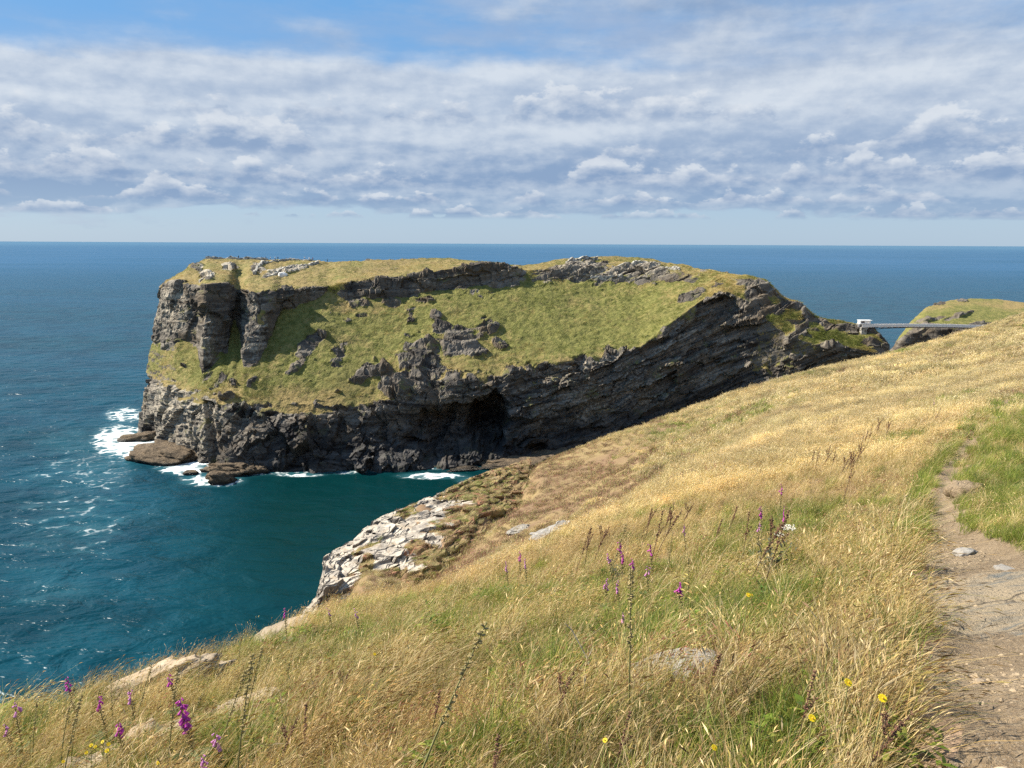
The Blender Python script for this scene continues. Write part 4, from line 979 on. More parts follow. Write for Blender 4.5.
# ------------------------------------------------------------------ grass
def grass_mat():
    m, t, b = new_mat('grass_blades')
    c = t.mix(1.0, t.attr('bc', 'Color'), t.attr('tint', 'Color', 'INSTANCER'), 'MULTIPLY')
    t.set(b.inputs['Base Color'], c); b.inputs['Roughness'].default_value = 0.55; b.inputs['Specular IOR Level'].default_value = 0.2
    tr = t.node('ShaderNodeBsdfTranslucent'); t.set(tr.inputs[0], c)
    mx = t.node('ShaderNodeMixShader'); mx.inputs[0].default_value = 0.35; t.l.new(b.outputs[0], mx.inputs[1]); t.l.new(tr.outputs[0], mx.inputs[2])
    o = [n for n in t.n if n.type == 'OUTPUT_MATERIAL'][0]; t.l.new(mx.outputs[0], o.inputs[0]); return m
M_GRASS = grass_mat()
GOLD = np.array([(.62,.49,.205),(.68,.56,.28),(.48,.33,.12),(.74,.61,.34),(.46,.38,.12)])
STRAW = np.array([(.52,.39,.16),(.62,.48,.23),(.38,.26,.11),(.30,.18,.085)])
GREEN = np.array([(.12,.18,.02),(.17,.24,.03),(.24,.28,.04),(.07,.11,.02),(.30,.32,.06)])
OLIVE = np.array([(.30,.31,.06),(.40,.38,.09),(.22,.25,.05)])
RED = np.array([(.36,.14,.10),(.42,.20,.15),(.27,.11,.08)])
BROWN = np.array([(.14,.085,.045),(.10,.062,.038),(.20,.125,.065)])
def tuft(name, n, r, h, wd, pal, head=None, head_p=0.0, lean=.35, curve=.5, wind=.35, root=None, stations=4, rg=None):
    rg = rg or RNG
    h0, h1 = h; rr = r * np.sqrt(rg.random(n)); th = rg.random(n) * 6.283
    bx, by = rr * np.cos(th), rr * np.sin(th); hh = h0 + (h1 - h0) * rg.random(n) ** .8
    la = rg.normal(0, lean, n); lb = rg.random(n) * 6.283
    lx = np.abs(la) * np.cos(lb) + wind * (0.5 + rg.random(n)); ly = np.abs(la) * np.sin(lb)
    cv = curve * (0.4 + rg.random(n))
    tq = np.linspace(0, 1, stations)
    cx = bx[:, None] + hh[:, None] * (lx[:, None] * tq * .55 + cv[:, None] * lx[:, None] * tq ** 2.6 * .9)
    cy = by[:, None] + hh[:, None] * (ly[:, None] * tq * .55 + cv[:, None] * ly[:, None] * tq ** 2.6 * .9)
    cz = hh[:, None] * (tq - .22 * cv[:, None] * np.clip(np.hypot(lx, ly), 0, 1.2)[:, None] * tq ** 3)
    a = rg.random(n) * 3.1416; wx, wy = np.cos(a), np.sin(a)
    w_ = wd * (0.7 + .6 * rg.random(n)); prof = np.interp(tq, [0, .4, 1], [.9, 1, .25])
    ox = .5 * w_[:, None] * prof * wx[:, None]; oy = .5 * w_[:, None] * prof * wy[:, None]
    V = np.stack([np.stack([cx - ox, cy - oy, cz], -1), np.stack([cx + ox, cy + oy, cz], -1)], 2)     # n, st, 2, 3
    col = pal[rg.integers(0, len(pal), n)][:, None, :] * np.ones((1, stations, 1))
    if root is not None:
        k = np.interp(tq, [0, .55], [1, 0])[None, :, None] * (rg.random(n) < .8)[:, None, None]
        col = col * (1 - k) + root[rg.integers(0, len(root), n)][:, None, :] * k
    C = np.repeat(col[:, :, None, :], 2, 2)
    base = np.arange(n)[:, None] * stations * 2 + np.arange(stations - 1)[None] * 2
    F = np.stack([base, base + 1, base + 3, base + 2], -1).reshape(-1, 4)
    V = V.reshape(-1, 3); C = C.reshape(-1, 3)
    if head is not None:
        hl, hw, hpal = head; k = np.where(rg.random(n) < head_p)[0]; m = len(k)
        e = np.stack([cx[k, -1], cy[k, -1], cz[k, -1]], 1); d = e - np.stack([cx[k, -2], cy[k, -2], cz[k, -2]], 1); d /= np.linalg.norm(d, axis=1, keepdims=True)
        d[:, 2] -= .25; d[:, 0] += .25; d /= np.linalg.norm(d, axis=1, keepdims=True)
        L_ = hl * (.6 + .8 * rg.random(m))[:, None]; wv = hw * (.6 + .8 * rg.random(m))[:, None]
        hc = hpal[rg.integers(0, len(hpal), m)]
        for q in range(2):
            aa = rg.random(m) * 3.14; s_ = np.cross(d, np.stack([np.cos(aa), np.sin(aa), .3 + 0 * aa], 1)); s_ /= np.linalg.norm(s_, axis=1, keepdims=True)
            p0 = e - d * L_ * .25; p2 = e + d * L_ * .8 + np.array((0, 0, -.12)) * L_; pm = e + d * L_ * .2
            hv = np.stack([p0, pm - s_ * wv * .5, p2, pm + s_ * wv * .5], 1).reshape(-1, 3); o_ = len(V)
            V = np.concatenate([V, hv]); C = np.concatenate([C, np.repeat(hc, 4, 0)])
            F = np.concatenate([F, np.arange(m * 4).reshape(m, 4) + o_])
    me = mesh_np(name, V, F, M_GRASS, colors={'bc': C}, smooth=True)
    return bpy.data.objects.new(name, me)
def leafy(name, n, r, h, pal, ll=.05, wl=.022):
    """low herb: many oval leaves on thin stalks"""
    rg = RNG; V = []; F = []; C = []
    for i in range(n):
        a = rg.random() * 6.28; q = r * math.sqrt(rg.random()); z = h * (0.25 + .75 * rg.random()) * (1 - .5 * q / r); b_ = rg.random() * 6.28
        d = np.array((math.cos(b_), math.sin(b_), rg.normal(.25, .3))); d /= np.linalg.norm(d); s_ = np.cross(d, (0, 0, 1)); s_ /= np.linalg.norm(s_); nrm = np.cross(s_, d)
        L_ = ll * (.6 + .8 * rg.random()); w_ = wl * (.6 + .8 * rg.random()); p = np.array((q * math.cos(a), q * math.sin(a), z)); o_ = len(V)
        V += [p, p + d * L_ * .5 - s_ * w_ * .5 + nrm * .004, p + d * L_, p + d * L_ * .5 + s_ * w_ * .5 + nrm * .004]; F.append((o_, o_ + 1, o_ + 2, o_ + 3)); C += [pal[rg.integers(len(pal))]] * 4
    return bpy.data.objects.new(name, mesh_np(name, np.array(V), np.array(F), M_GRASS, colors={'bc': np.array(C)}))
PRO = []; KIND = {}
def proto(kind, o): KIND.setdefault(kind, []).append(len(PRO)); PRO.append(o)
T_ = lambda: 'tuft_%02d' % len(PRO)
for v in range(3): proto('gold', tuft(T_(), 46, .11, (.14, .36), .0026, np.concatenate([GOLD, STRAW]), (.042, .0055, np.concatenate([GOLD * 1.1, STRAW[2:]])), .7, .30, 1.0, .42, OLIVE))
for v in range(2): proto('long', tuft(T_(), 11, .10, (.24, .46), .0026, np.concatenate([GOLD[3:4], GOLD[1:2]]), (.085, .0060, GOLD[3:4]), .95, .30, 1.4, .42, GOLD))
for v in range(3): proto('goldlow', tuft(T_(), 80, .13, (.06, .22), .0030, np.concatenate([GOLD, STRAW, OLIVE, GREEN]), (.035, .005, GOLD), .3, .6, 1.2, .35, GREEN))
for v in range(3): proto('green', tuft(T_(), 85, .11, (.08, .26), .0040, np.concatenate([GREEN, GREEN, OLIVE, STRAW[:1]]), None, 0, .5, 1.2, .28, GREEN))
for v in range(2): proto('litter', tuft(T_(), 80, .14, (.03, .11), .0034, np.concatenate([STRAW, STRAW, BROWN, GOLD]), None, 0, .9, 1.2, .2))
for v in range(2): proto('sorrel', tuft(T_(), 40, .12, (.12, .30), .0024, np.concatenate([RED, STRAW, GOLD]), (.045, .006, np.concatenate([RED, GOLD])), .7, .35, .7, .35, OLIVE))
for v in range(3): proto('goldmid', tuft(T_(), 170, .30, (.14, .38), .0055, np.concatenate([GOLD, GOLD, STRAW]), (.065, .011, GOLD * 1.12), .6, .35, 1.0, .42, OLIVE))
for v in range(2): proto('greenmid', tuft(T_(), 160, .28, (.08, .28), .008, np.concatenate([GREEN, GREEN, OLIVE]), None, 0, .5, 1.0, .25))
for v in range(2): proto('redmid', tuft(T_(), 140, .34, (.06, .22), .008, np.concatenate([RED, RED, STRAW, BROWN, OLIVE]), (.06, .014, RED), .3, .6, .9, .3))
for v in range(3): proto('goldfar', tuft(T_(), 220, .75, (.16, .42), .014, np.concatenate([GOLD, GOLD, STRAW]), (.11, .026, GOLD * 1.12), .5, .4, .9, .42, OLIVE, 3))
for v in range(2): proto('redfar', tuft(T_(), 180, .75, (.05, .22), .022, np.concatenate([RED, RED, BROWN, OLIVE, STRAW]), None, 0, .6, .8, .3, None, 3))
for v in range(2): proto('greenfar', tuft(T_(), 200, .65, (.08, .28), .020, np.concatenate([GREEN, OLIVE, GOLD[:1]]), None, 0, .5, .9, .3, None, 3))
for v in range(2): proto('herb', leafy('tuft_%02d' % len(PRO), 110, .16, .20, GREEN))
WHT = np.array([(1.0, 1.0, 1.0), (.8, .85, .75), (1.15, 1.05, 1.0), (.65, .7, .6)])
for v in range(3): proto('turf', tuft(T_(), 36, 1.0, (.05, .24), .085, WHT, None, 0, .7, .8, .25, None, 3))
GC = bpy.data.collections.new('grass_tufts')
for o in PRO: GC.objects.link(o)

for q_ in ((768, 580, .26), (612, 592, .2), (700, 650, .16)): g_ = ground(*q_[:2]); EXC.append((g_[0], g_[1], q_[2])); EXC.append((g_[0], g_[1] - .25, q_[2] * .8))
PTS = {k: [] for k in ('p', 'idx', 'rot', 'scl', 'tint')}
def emit(P, kinds, scl, tint, tilt=0.12, yaw=0.7):
    n = len(P)
    if n == 0: return
    idx = np.zeros(n, np.int32); u = RNG.random(n)
    for k in set(kinds): m_ = kinds == k; idx[m_] = np.array(KIND[k])[RNG.integers(0, len(KIND[k]), m_.sum())]
    rot = np.stack([RNG.normal(0, tilt, n), RNG.normal(0, tilt, n), RNG.normal(0.1, yaw, n)], 1)
    for k, v in (('p', P), ('idx', idx), ('rot', rot), ('scl', scl), ('tint', tint)): PTS[k].append(np.asarray(v))
def band(y0, y1, dens, umin=-.80, umax=.80):
    area = (umax - umin) * .5 * (y1 ** 2 - y0 ** 2); n = int(area * dens)
    y = np.sqrt(y0 ** 2 + (y1 ** 2 - y0 ** 2) * RNG.random(n)); x = y * (umin + (umax - umin) * RNG.random(n))
    z = hill_z(x, y); zx = hill_z(x + .25, y); zy = hill_z(x, y + .25)
    st = np.hypot(zx - z, zy - z) / .25
    d, sd = path_side(x, y)
    k = (st < 1.9) & (d > np.where(sd == 2, np.interp(y, [8, 12], [-.05, .03]), np.interp(y, [1.5, 4, 8, 12, 20], [.22, .18, .12, .10, .10]))) & (z > 2)
    pc = 512 + FPX * x / y; k &= ~((pc > 296) & (pc < 530) & (y > np.interp(pc, [430, 455, 470, 500, 530], [46, 50, 53, 58, 64])))
    for ex_, ey_, er in EXC: k &= np.hypot(x - ex_, y - ey_) > er * RNG.uniform(.75, 1.15, len(x))
    e = np.minimum(np.hypot((x - 4.6) / 1, (y - 9.5) / .5), 9)
    return x[k], y[k], z[k], d[k], sd[k]
def tints(x, y, amt=.16):
    P = np.stack([x, y, 0 * x], 1); f = fbm(P * .45, 3, 111); g = fbm(P * .12, 2, 112)
    st_ = fbm(np.stack([(x + .5 * y) * .10, (y - .5 * x) * .55, 0 * x], 1), 3, 114)
    t = np.ones((len(x), 3)) * (1 + .20 * f + .16 * g + .30 * st_ + RNG.normal(0, amt, len(x)))[:, None]
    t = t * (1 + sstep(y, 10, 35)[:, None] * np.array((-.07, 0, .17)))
    w_ = np.clip(.5 + .6 * fbm(P * .22, 3, 113), 0, 1)[:, None]             # warmer, redder drifts
    return np.clip(t * (np.array((1.0, 1.02, 1.06)) * (1 - w_) + np.array((1.0, .92, .95)) * w_), .4, 1.7)
# near sward
for y0, y1, dens in ((1.5, 5, 130), (5, 10, 75), (10, 21, 34)):
    x, y, z, d, sd = band(y0, y1, dens, -1.0, 1.45 if y0 < 9 else 1.05); g = greenness(x, y); u = RNG.random(len(x)); P = np.stack([x, y, 0 * x], 1)
    soil = fbm(P * .5, 3, 121); redp = fbm(P * .33, 3, 122)
    kinds = np.where(u < .52, 'gold', np.where(u < .80, 'goldlow', 'litter')).astype(object)
    kinds[(redp > .16) & (u > .35) & (u < .72)] = 'sorrel'
    kinds[(soil > .40) & (u > .2)] = 'litter'
    gm = g + RNG.normal(0, .22, len(x)) > .62; kinds[gm] = 'green'
    kinds[gm & (u > .90) & (sd == 1)] = 'herb'
    kinds[(RNG.random(len(x)) < .016 + .05 * ((sd == 1) & (d < .6))) & (sd == 1)] = 'long'
    s_ = RNG.uniform(.7, 1.2, len(x)) * np.clip(1 + .55 * fbm(P * np.array((1.3, 1.3, 1)), 3, 131), .5, 1.6); s_[(sd == 2)] *= np.interp(y[sd == 2], [1.5, 8, 14, 30], [.55, .75, .85, .95])
    tall = (sd == 1) & (d < .55) & (y < 25); s_[tall] *= np.interp(y[tall], [2, 6, 12], [1.0, 1.1, 1.05]); k2 = tall & (u < .55); kinds[k2 & (y < 7)] = 'gold'
    z = z - .02
    emit(np.stack([x, y, z], 1), kinds, s_, tints(x, y))
x, y, z, d, sd = band(19, 47, 8.5); g = greenness(x, y); u = RNG.random(len(x)); P = np.stack([x, y, 0 * x], 1)
brow_y = np.interp(512 + 773 * x / y, [p[0] for p in BROW], [p[2] for p in BROW], right=60)
low = (y > brow_y * 1.15) & (x / y < .22)
kinds = np.full(len(x), 'goldmid', object); gm = g + RNG.normal(0, .2, len(x)) > .62; kinds[gm] = 'greenmid'
rp = (fbm(P * .22, 3, 123) + .75 * low + RNG.normal(0, .25, len(x))) > .55; kinds[rp] = 'redmid'
s_ = RNG.uniform(.8, 1.2, len(x)) * np.where(low, .7, 1.0); s_[sd == 2] *= .75
emit(np.stack([x, y, z - .03], 1), kinds, s_, tints(x, y))
x, y, z, d, sd = band(44, 108, 2.6, -.35, .75); u = RNG.random(len(x)); P = np.stack([x, y, 0 * x], 1)
lx_ = 512 + 773 * x / y; low = 1 - sstep(x / y, .08, .30)
gq = fbm(P * .09, 3, 124) + RNG.normal(0, .2, len(x))
kinds = np.full(len(x), 'goldfar', object); kinds[gq + .25 * low > .48] = 'greenfar'
kinds[(fbm(P * .11, 3, 125) + .95 * low + RNG.normal(0, .22, len(x))) > .42] = 'redfar'
kinds[(low < .5) & (gq > .22) & (kinds == 'goldfar') & (u < .5)] = 'greenfar'
bare = (fbm(P * .16, 3, 126) > .25) & (low > .5) & (u < .45)
emit(np.stack([x, y, z - .05], 1)[~bare], kinds[~bare], (RNG.uniform(.75, 1.2, len(x)) * np.where(low > .5, .75, 1))[~bare], tints(x, y)[~bare])
# turf on the outcrop's earthy shelves
vg = (veg.ravel() > .42) & (TT.ravel() > .2) & (TT.ravel() < 2.0); ii = RNG.choice(np.where(vg)[0], 2600)
emit(OG[ii] - (0, 0, .05), np.where(RNG.random(2600) < .5, 'redmid', np.where(RNG.random(2600) < .5, 'greenmid', 'goldmid')).astype(object), RNG.uniform(.4, .9, 2600), tints(OG[ii, 0], OG[ii, 1]))
# coarse turf on the headland
tm = ((HTT > 2.05) & (HTT < 5.0) & (HROCK < .35)).ravel(); ii = RNG.choice(np.where(tm)[0], 26000); P3 = HG.reshape(-1, 3)[ii] + np.stack([RNG.normal(0, .3, 26000), RNG.normal(0, .3, 26000), np.full(26000, -.12)], 1)
dq = HDRY.ravel()[ii] + 1.3 * fbm(P3 * .05, 5, 141) + .5 * fbm(P3 * .3, 3, 142) + RNG.normal(0, .12, 26000)
dq = sstep(dq, .18, 1.10)[:, None]; tc = np.array((.165, .190, .040)) * (1 - dq) + np.array((.47, .35, .14)) * dq
tc = tc * (1 + .25 * fbm(P3 * .12, 3, 143) + RNG.normal(0, .13, 26000)).clip(.4, 1.7)[:, None]
emit(P3, np.full(26000, 'turf', object), RNG.uniform(.4, 1.15, 26000) * np.clip(1 + .6 * fbm(P3 * .2, 2, 144), .4, 1.7), tc, .2, 3.0)
A_ = {k: np.concatenate(v) for k, v in PTS.items()}
gm_ = bpy.data.meshes.new('grass'); n = len(A_['p']); gm_.vertices.add(n); gm_.vertices.foreach_set('co', A_['p'].astype(np.float32).ravel())
a = gm_.attributes.new('idx', 'INT', 'POINT'); a.data.foreach_set('value', A_['idx'].astype(np.int32))
a = gm_.attributes.new('rot', 'FLOAT_VECTOR', 'POINT'); a.data.foreach_set('vector', A_['rot'].astype(np.float32).ravel())
a = gm_.attributes.new('scl', 'FLOAT', 'POINT'); a.data.foreach_set('value', A_['scl'].astype(np.float32))
a = gm_.attributes.new('tint', 'FLOAT_COLOR', 'POINT'); c = np.ones((n, 4), np.float32); c[:, :3] = A_['tint']; a.data.foreach_set('color', c.ravel())
go = tag(link('grass', gm_), kind='stuff')
ng = bpy.data.node_groups.new('scatter_grass', 'GeometryNodeTree')
ng.interface.new_socket('Geometry', in_out='INPUT', socket_type='NodeSocketGeometry'); ng.interface.new_socket('Geometry', in_out='OUTPUT', socket_type='NodeSocketGeometry')
N_ = ng.nodes; Lk = ng.links
gi = N_.new('NodeGroupInput'); gout = N_.new('NodeGroupOutput'); ip = N_.new('GeometryNodeInstanceOnPoints'); ci = N_.new('GeometryNodeCollectionInfo')
ci.inputs['Collection'].default_value = GC; ci.inputs['Separate Children'].default_value = True; ci.inputs['Reset Children'].default_value = True
m2p = N_.new('GeometryNodeMeshToPoints'); Lk.new(gi.outputs[0], m2p.inputs[0]); Lk.new(m2p.outputs[0], ip.inputs['Points']); Lk.new(ci.outputs[0], ip.inputs['Instance']); ip.inputs['Pick Instance'].default_value = True
def na(name, typ):
    q_ = N_.new('GeometryNodeInputNamedAttribute'); q_.data_type = typ; q_.inputs['Name'].default_value = name; return q_.outputs['Attribute']
Lk.new(na('idx', 'INT'), ip.inputs['Instance Index']); Lk.new(na('scl', 'FLOAT'), ip.inputs['Scale'])
e2r = N_.new('FunctionNodeEulerToRotation'); Lk.new(na('rot', 'FLOAT_VECTOR'), e2r.inputs[0]); Lk.new(e2r.outputs[0], ip.inputs['Rotation'])
Lk.new(ip.outputs[0], gout.inputs[0])
md = go.modifiers.new('scatter', 'NODES'); md.node_group = ng
print('grass tufts', n)

# stones bedded in the trodden earth
PST = [(985,664,.03,'M'),(1000,700,.022,'G'),(975,722,.025,'M'),(1018,735,.02,'G'),(952,672,.022,'M'),(935,590,.05,'G'),(950,562,.06,'M'),(1008,560,.07,'G'),(940,530,.05,'M')]
for k, (px, py, r_, m_) in enumerate(PST):
    boulder('stone', 'small rough stone bedded flush in the trodden earth of the path', on_hill(px, py, -.004), (r_ * 1.3, r_ * .8, r_ * .5), M_PALE if m_ == 'M' else M_GREYROCK, 80 + k, k * .7, 0, 'stone', 'stones bedded in the path', sub=3, rough=.4)
# loose grit on the path
def grit():
    V, F = [], []
    n = 5200; y = 1.6 + 12 * RNG.random(n) ** 2.0; x = np.interp(y, pl[:, 1], pl[:, 0]) + RNG.random(n) * np.minimum(3.0, np.interp(y, pr[:, 1], pr[:, 0]) - np.interp(y, pl[:, 1], pl[:, 0]))
    z = hill_z(x, y) - .10; o = np.array([(1,0,0),(-1,0,0),(0,1,0),(0,-1,0),(0,0,.7),(0,0,-.7)]); f = np.array([(0,2,4),(2,1,4),(1,3,4),(3,0,4),(2,0,5),(1,2,5),(3,1,5),(0,3,5)])
    for i in range(n):
        r = .004 + .020 * RNG.random() ** 6; V.append((o * (RNG.random((6, 1)) * .6 + .7)) * r * (1.3, 1, .8) + (x[i], y[i], z[i] + .004)); F.append(f + 6 * i)
    return mesh_np('gravel', np.concatenate(V), np.concatenate(F), plain('path_grit', (.30, .23, .15), .9, .35, 60), smooth=False)
tag(link('gravel', grit()), kind='stuff')

# ------------------------------------------------------------------ flowers and stalks
M_STEM = plain('green_stem', (.21, .20, .08), .7, .25, 40, transl=.1)
M_DEAD = plain('dry_brown_stem', (.10, .062, .040), .85, .35, 40)
M_SEED = plain('rusty_seed', (.15, .075, .048), .9, .4, 60)
M_GSEED = plain('green_seed_pod', (.29, .225, .10), .85, .35, 60)
M_BELL = plain('magenta_petal', (.64, .09, .50), .5, .25, 50, transl=.45)
M_BELL2 = plain('faded_pink_petal', (.66, .28, .56), .55, .25, 50, transl=.35)
M_LEAF = plain('grey_green_leaf', (.10, .13, .045), .7, .3, 25, transl=.25)
M_YEL = plain('yellow_petal', (.80, .60, .02), .5, .1, 40, transl=.25)
M_WPET = plain('cream_petal', (.78, .76, .66), .6, .1, 40, transl=.25)
M_BONE = plain('bleached_dead_wood', (.46, .41, .34), .9, .2, 30)
def tube(pts, rad, seg=6):
    pts = np.asarray(pts, float); rad = np.asarray(rad, float); n = len(pts)
    T = np.gradient(pts, axis=0); T /= np.linalg.norm(T, axis=1, keepdims=True) + 1e-9
    ref = np.where(np.abs(T[:, 2:3]) > .9, np.array([[1., 0, 0]]), np.array([[0, 0, 1.]])); S = np.cross(T, ref); S /= np.linalg.norm(S, axis=1, keepdims=True) + 1e-9; B_ = np.cross(T, S)
    a = np.linspace(0, 6.2832, seg, endpoint=False)
    V = pts[:, None] + rad[:, None, None] * (S[:, None] * np.cos(a)[None, :, None] + B_[:, None] * np.sin(a)[None, :, None])
    i = np.arange(n * seg).reshape(n, seg); j = np.roll(i, -1, 1)
    return V.reshape(-1, 3), np.stack([i[:-1], j[:-1], j[1:], i[1:]], -1).reshape(-1, 4)
def joinm(parts):
    V, F, o = [], [], 0
    for v, f in parts: V.append(v); F.append(f + o); o += len(v)
    return np.concatenate(V), np.concatenate(F)
def bell_mesh(mat):
    pr_ = [(0, .003), (.006, .007), (.016, .0085), (.030, .0115), (.040, .0125), (.046, .0165), (.044, .0135), (.03, .0100), (.012, .0070)]
    pts = [(0, 0, -a) for a, r in pr_]; v, f = tube(pts, [r for a, r in pr_], 8); return mesh_np('flower', v, f, mat)
def leaf_mesh(L, wd, mat, name='leaf'):
    V = []; F = []
    for i in range(6):
        t = i / 5; w_ = wd * math.sin(math.pi * min(1, t * .93 + .07)) ** .8 * .5; z = L * (.35 * t - .5 * t * t)
        V += [(L * t * .9, -w_, z + .15 * w_), (L * t * .9, 0, z - .1 * w_), (L * t * .9, w_, z + .15 * w_)]
    for i in range(5):
        for k in (0, 1): F.append((i * 3 + k, i * 3 + 3 + k, i * 3 + 4 + k, i * 3 + 1 + k))
    return mesh_np(name, np.array(V), np.array(F), mat)
BELLS = {'m': bell_mesh(M_BELL), 'p': bell_mesh(M_BELL2)}
LEAFM = leaf_mesh(.17, .055, M_LEAF)
def foxglove_proto(kind, nb, hgt, spike, seed):
    """stem, basal leaves, and nodding bells crowded on one side of the spike, with seed pods below"""
    rg = np.random.default_rng(seed); t = np.linspace(0, 1, 9); bend = rg.normal(0, .05)
    cx = bend * t ** 2 * hgt + .015 * np.sin(t * 5); cy = .01 * np.sin(t * 4 + 1)
    root = empty('foxglove', (0, 0, 0))
    parts = [tube(np.stack([cx, cy, hgt * t], 1), np.interp(t, [0, 1], [.0065, .0025]))]
    link('stem', mesh_np('stem', *joinm(parts), M_STEM), root)
    pod = []
    for i in range(26):
        z = hgt * (.38 + (.60 - spike / hgt) * i / 26); a = i * 2.4; x0 = np.interp(z / hgt, t, cx)
        p = np.array((x0, 0, z)); d = np.array((math.cos(a), math.sin(a), .5)); pod.append(tube([p, p + d * .010, p + d * .018, p + d * .025], [.0018, .006, .005, .001], 5))
    link('seed_pods', mesh_np('seed_pods', *joinm(pod), M_GSEED), root)
    for i in range(6):
        a = i * 1.05 + rg.random(); z = .03 + .04 * i * hgt; l = link('leaf', LEAFM, root, (0, 0, z)); l.rotation_euler = (rg.normal(0, .2), -.5 + rg.normal(0, .2), a); l.scale = [1 - .08 * i] * 3
    for i in range(nb):
        f = i / max(1, nb - 1); z = hgt - spike * (1 - f * .97); a = rg.normal(-.7, 1.1); x0 = np.interp(z / hgt, t, cx); s_ = (1.0 - .55 * f) * rg.uniform(.8, 1.1) * .86
        b_ = link('flower', BELLS[kind], root, (x0 + .007 * math.cos(a), .007 * math.sin(a), z)); b_.scale = [s_] * 3
        b_.rotation_euler = (0, -(.55 + .45 * f + rg.normal(0, .12)), a)
    return root
FOX = []
def foxglove(px, py, kind, label, nb=9, hgt=.62, spike=.12, group=None, sc=1.0, hold=[{}]):
    hgt *= .78
    key = (kind, nb, round(hgt, 2), round(spike, 2))
    hh = (hgt - spike * .5) * sc
    g = ground(px, py, hh)
    if key in hold[0]: o = copy_tree(hold[0][key])
    else: o = foxglove_proto(kind, nb, hgt, spike, len(hold[0]) + 5); hold[0][key] = o
    o.location = Vector(g); o.rotation_euler = (0, 0, RNG.normal(0, .6)); o.scale = (sc, sc, sc)
    tag(o, label, 'foxglove', group)
G1 = 'foxgloves in the lower left grass'; G2 = 'foxgloves at mid slope'; G3 = 'foxgloves up the slope towards the path'
foxglove(187, 712, 'm', 'largest foxglove, full of magenta bells, behind the pale boulder at the lower left', 22, .56, .15, G1, 1.25)
foxglove(118, 728, 'm', 'foxglove with a rounded magenta head in front of the pale boulder, above the yellow flowers', 12, .55, .08, G1)
foxglove(101, 702, 'm', 'dark magenta foxglove just left of the long pale rock ridge', 12, .62, .10, G1)
foxglove(132, 698, 'p', 'pink foxglove standing before the long pale rock ridge', 8, .55, .08, G1)
foxglove(173, 678, 'm', 'small magenta foxglove at the right end of the long pale rock ridge', 8, .62, .09, G1)
foxglove(71, 684, 'm', 'tall narrow magenta foxglove against the sea above the left corner', 9, .75, .11, G1)
foxglove(218, 740, 'p', 'pink foxglove low in the grass right of the largest one', 9, .45, .07, G1)
foxglove(205, 761, 'p', 'faded foxglove at the bottom edge under the largest one', 8, .40, .08, G1)
foxglove(15, 706, 'p', 'thin pale pink foxglove against the sea at the left edge', 6, .70, .09, G1)
foxglove(7, 728, 'p', 'faint pink foxglove lowest at the left edge', 6, .5, .07, G1)
foxglove(285, 613, 'm', 'slender foxglove standing alone against the sea left of the slate outcrop', 8, .75, .11, G1)
foxglove(330, 611, 'p', 'pink foxglove at the foot of the slate outcrop, left of its pair', 6, .6, .1, G1)
foxglove(357, 613, 'p', 'pink foxglove at the foot of the slate outcrop, right of its pair', 6, .6, .1, G1)
foxglove(519, 555, 'm', 'magenta foxglove on the brow, topmost of the three left of mid slope', 12, .8, .16, G2)
foxglove(507, 566, 'p', 'paler foxglove on the brow, lower left of the three left of mid slope', 9, .7, .14, G2)
foxglove(526, 563, 'p', 'paler foxglove on the brow, lower right of the three left of mid slope', 8, .7, .12, G2)
foxglove(621, 545, 'm', 'magenta foxglove highest in the cluster at mid slope', 12, .85, .14, G2)
foxglove(622, 557, 'm', 'magenta foxglove with the fullest head in the cluster at mid slope', 14, .75, .13, G2)
foxglove(612, 558, 'p', 'pale foxglove at the left side of the cluster at mid slope', 7, .7, .09, G2)
foxglove(632, 563, 'm', 'magenta foxglove at the right side of the cluster at mid slope', 10, .7, .10, G2)
foxglove(605, 583, 'p', 'pink foxglove left of the dark weed below the mid slope cluster', 9, .55, .11, G2)
foxglove(617, 586, 'p', 'pink foxglove right of the dark weed below the mid slope cluster', 9, .5, .11, G2)
foxglove(653, 548, 'm', 'single magenta foxglove right of the mid slope cluster', 11, .75, .13, G2)
foxglove(647, 570, 'p', 'faint foxglove below the single magenta one right of the cluster', 6, .6, .08, G2)
foxglove(686, 529, 'p', 'pink foxglove between the mid slope cluster and the white flowers', 9, .75, .13, G2)
foxglove(681, 588, 'm', 'short bright magenta foxglove alone above the green clump', 14, .55, .09, G2)
foxglove(621, 618, 'p', 'withered dark pink foxglove under the cluster at mid slope', 7, .4, .07, G2)
foxglove(762, 511, 'm', 'magenta foxglove left of the white flowers', 11, .8, .14, G3)
foxglove(758, 525, 'p', 'pale foxglove under the magenta one left of the white flowers', 7, .7, .1, G3)
foxglove(781, 489, 'm', 'topmost foxglove, above the white flowers', 12, .95, .16, G3)
foxglove(784, 513, 'm', 'narrow foxglove just above the white flowers', 10, .8, .18, G3)
foxglove(935, 402, 'p', 'single thin pink flower spike high on the dry slope near the path bend', 6, 1.0, .16, G3)

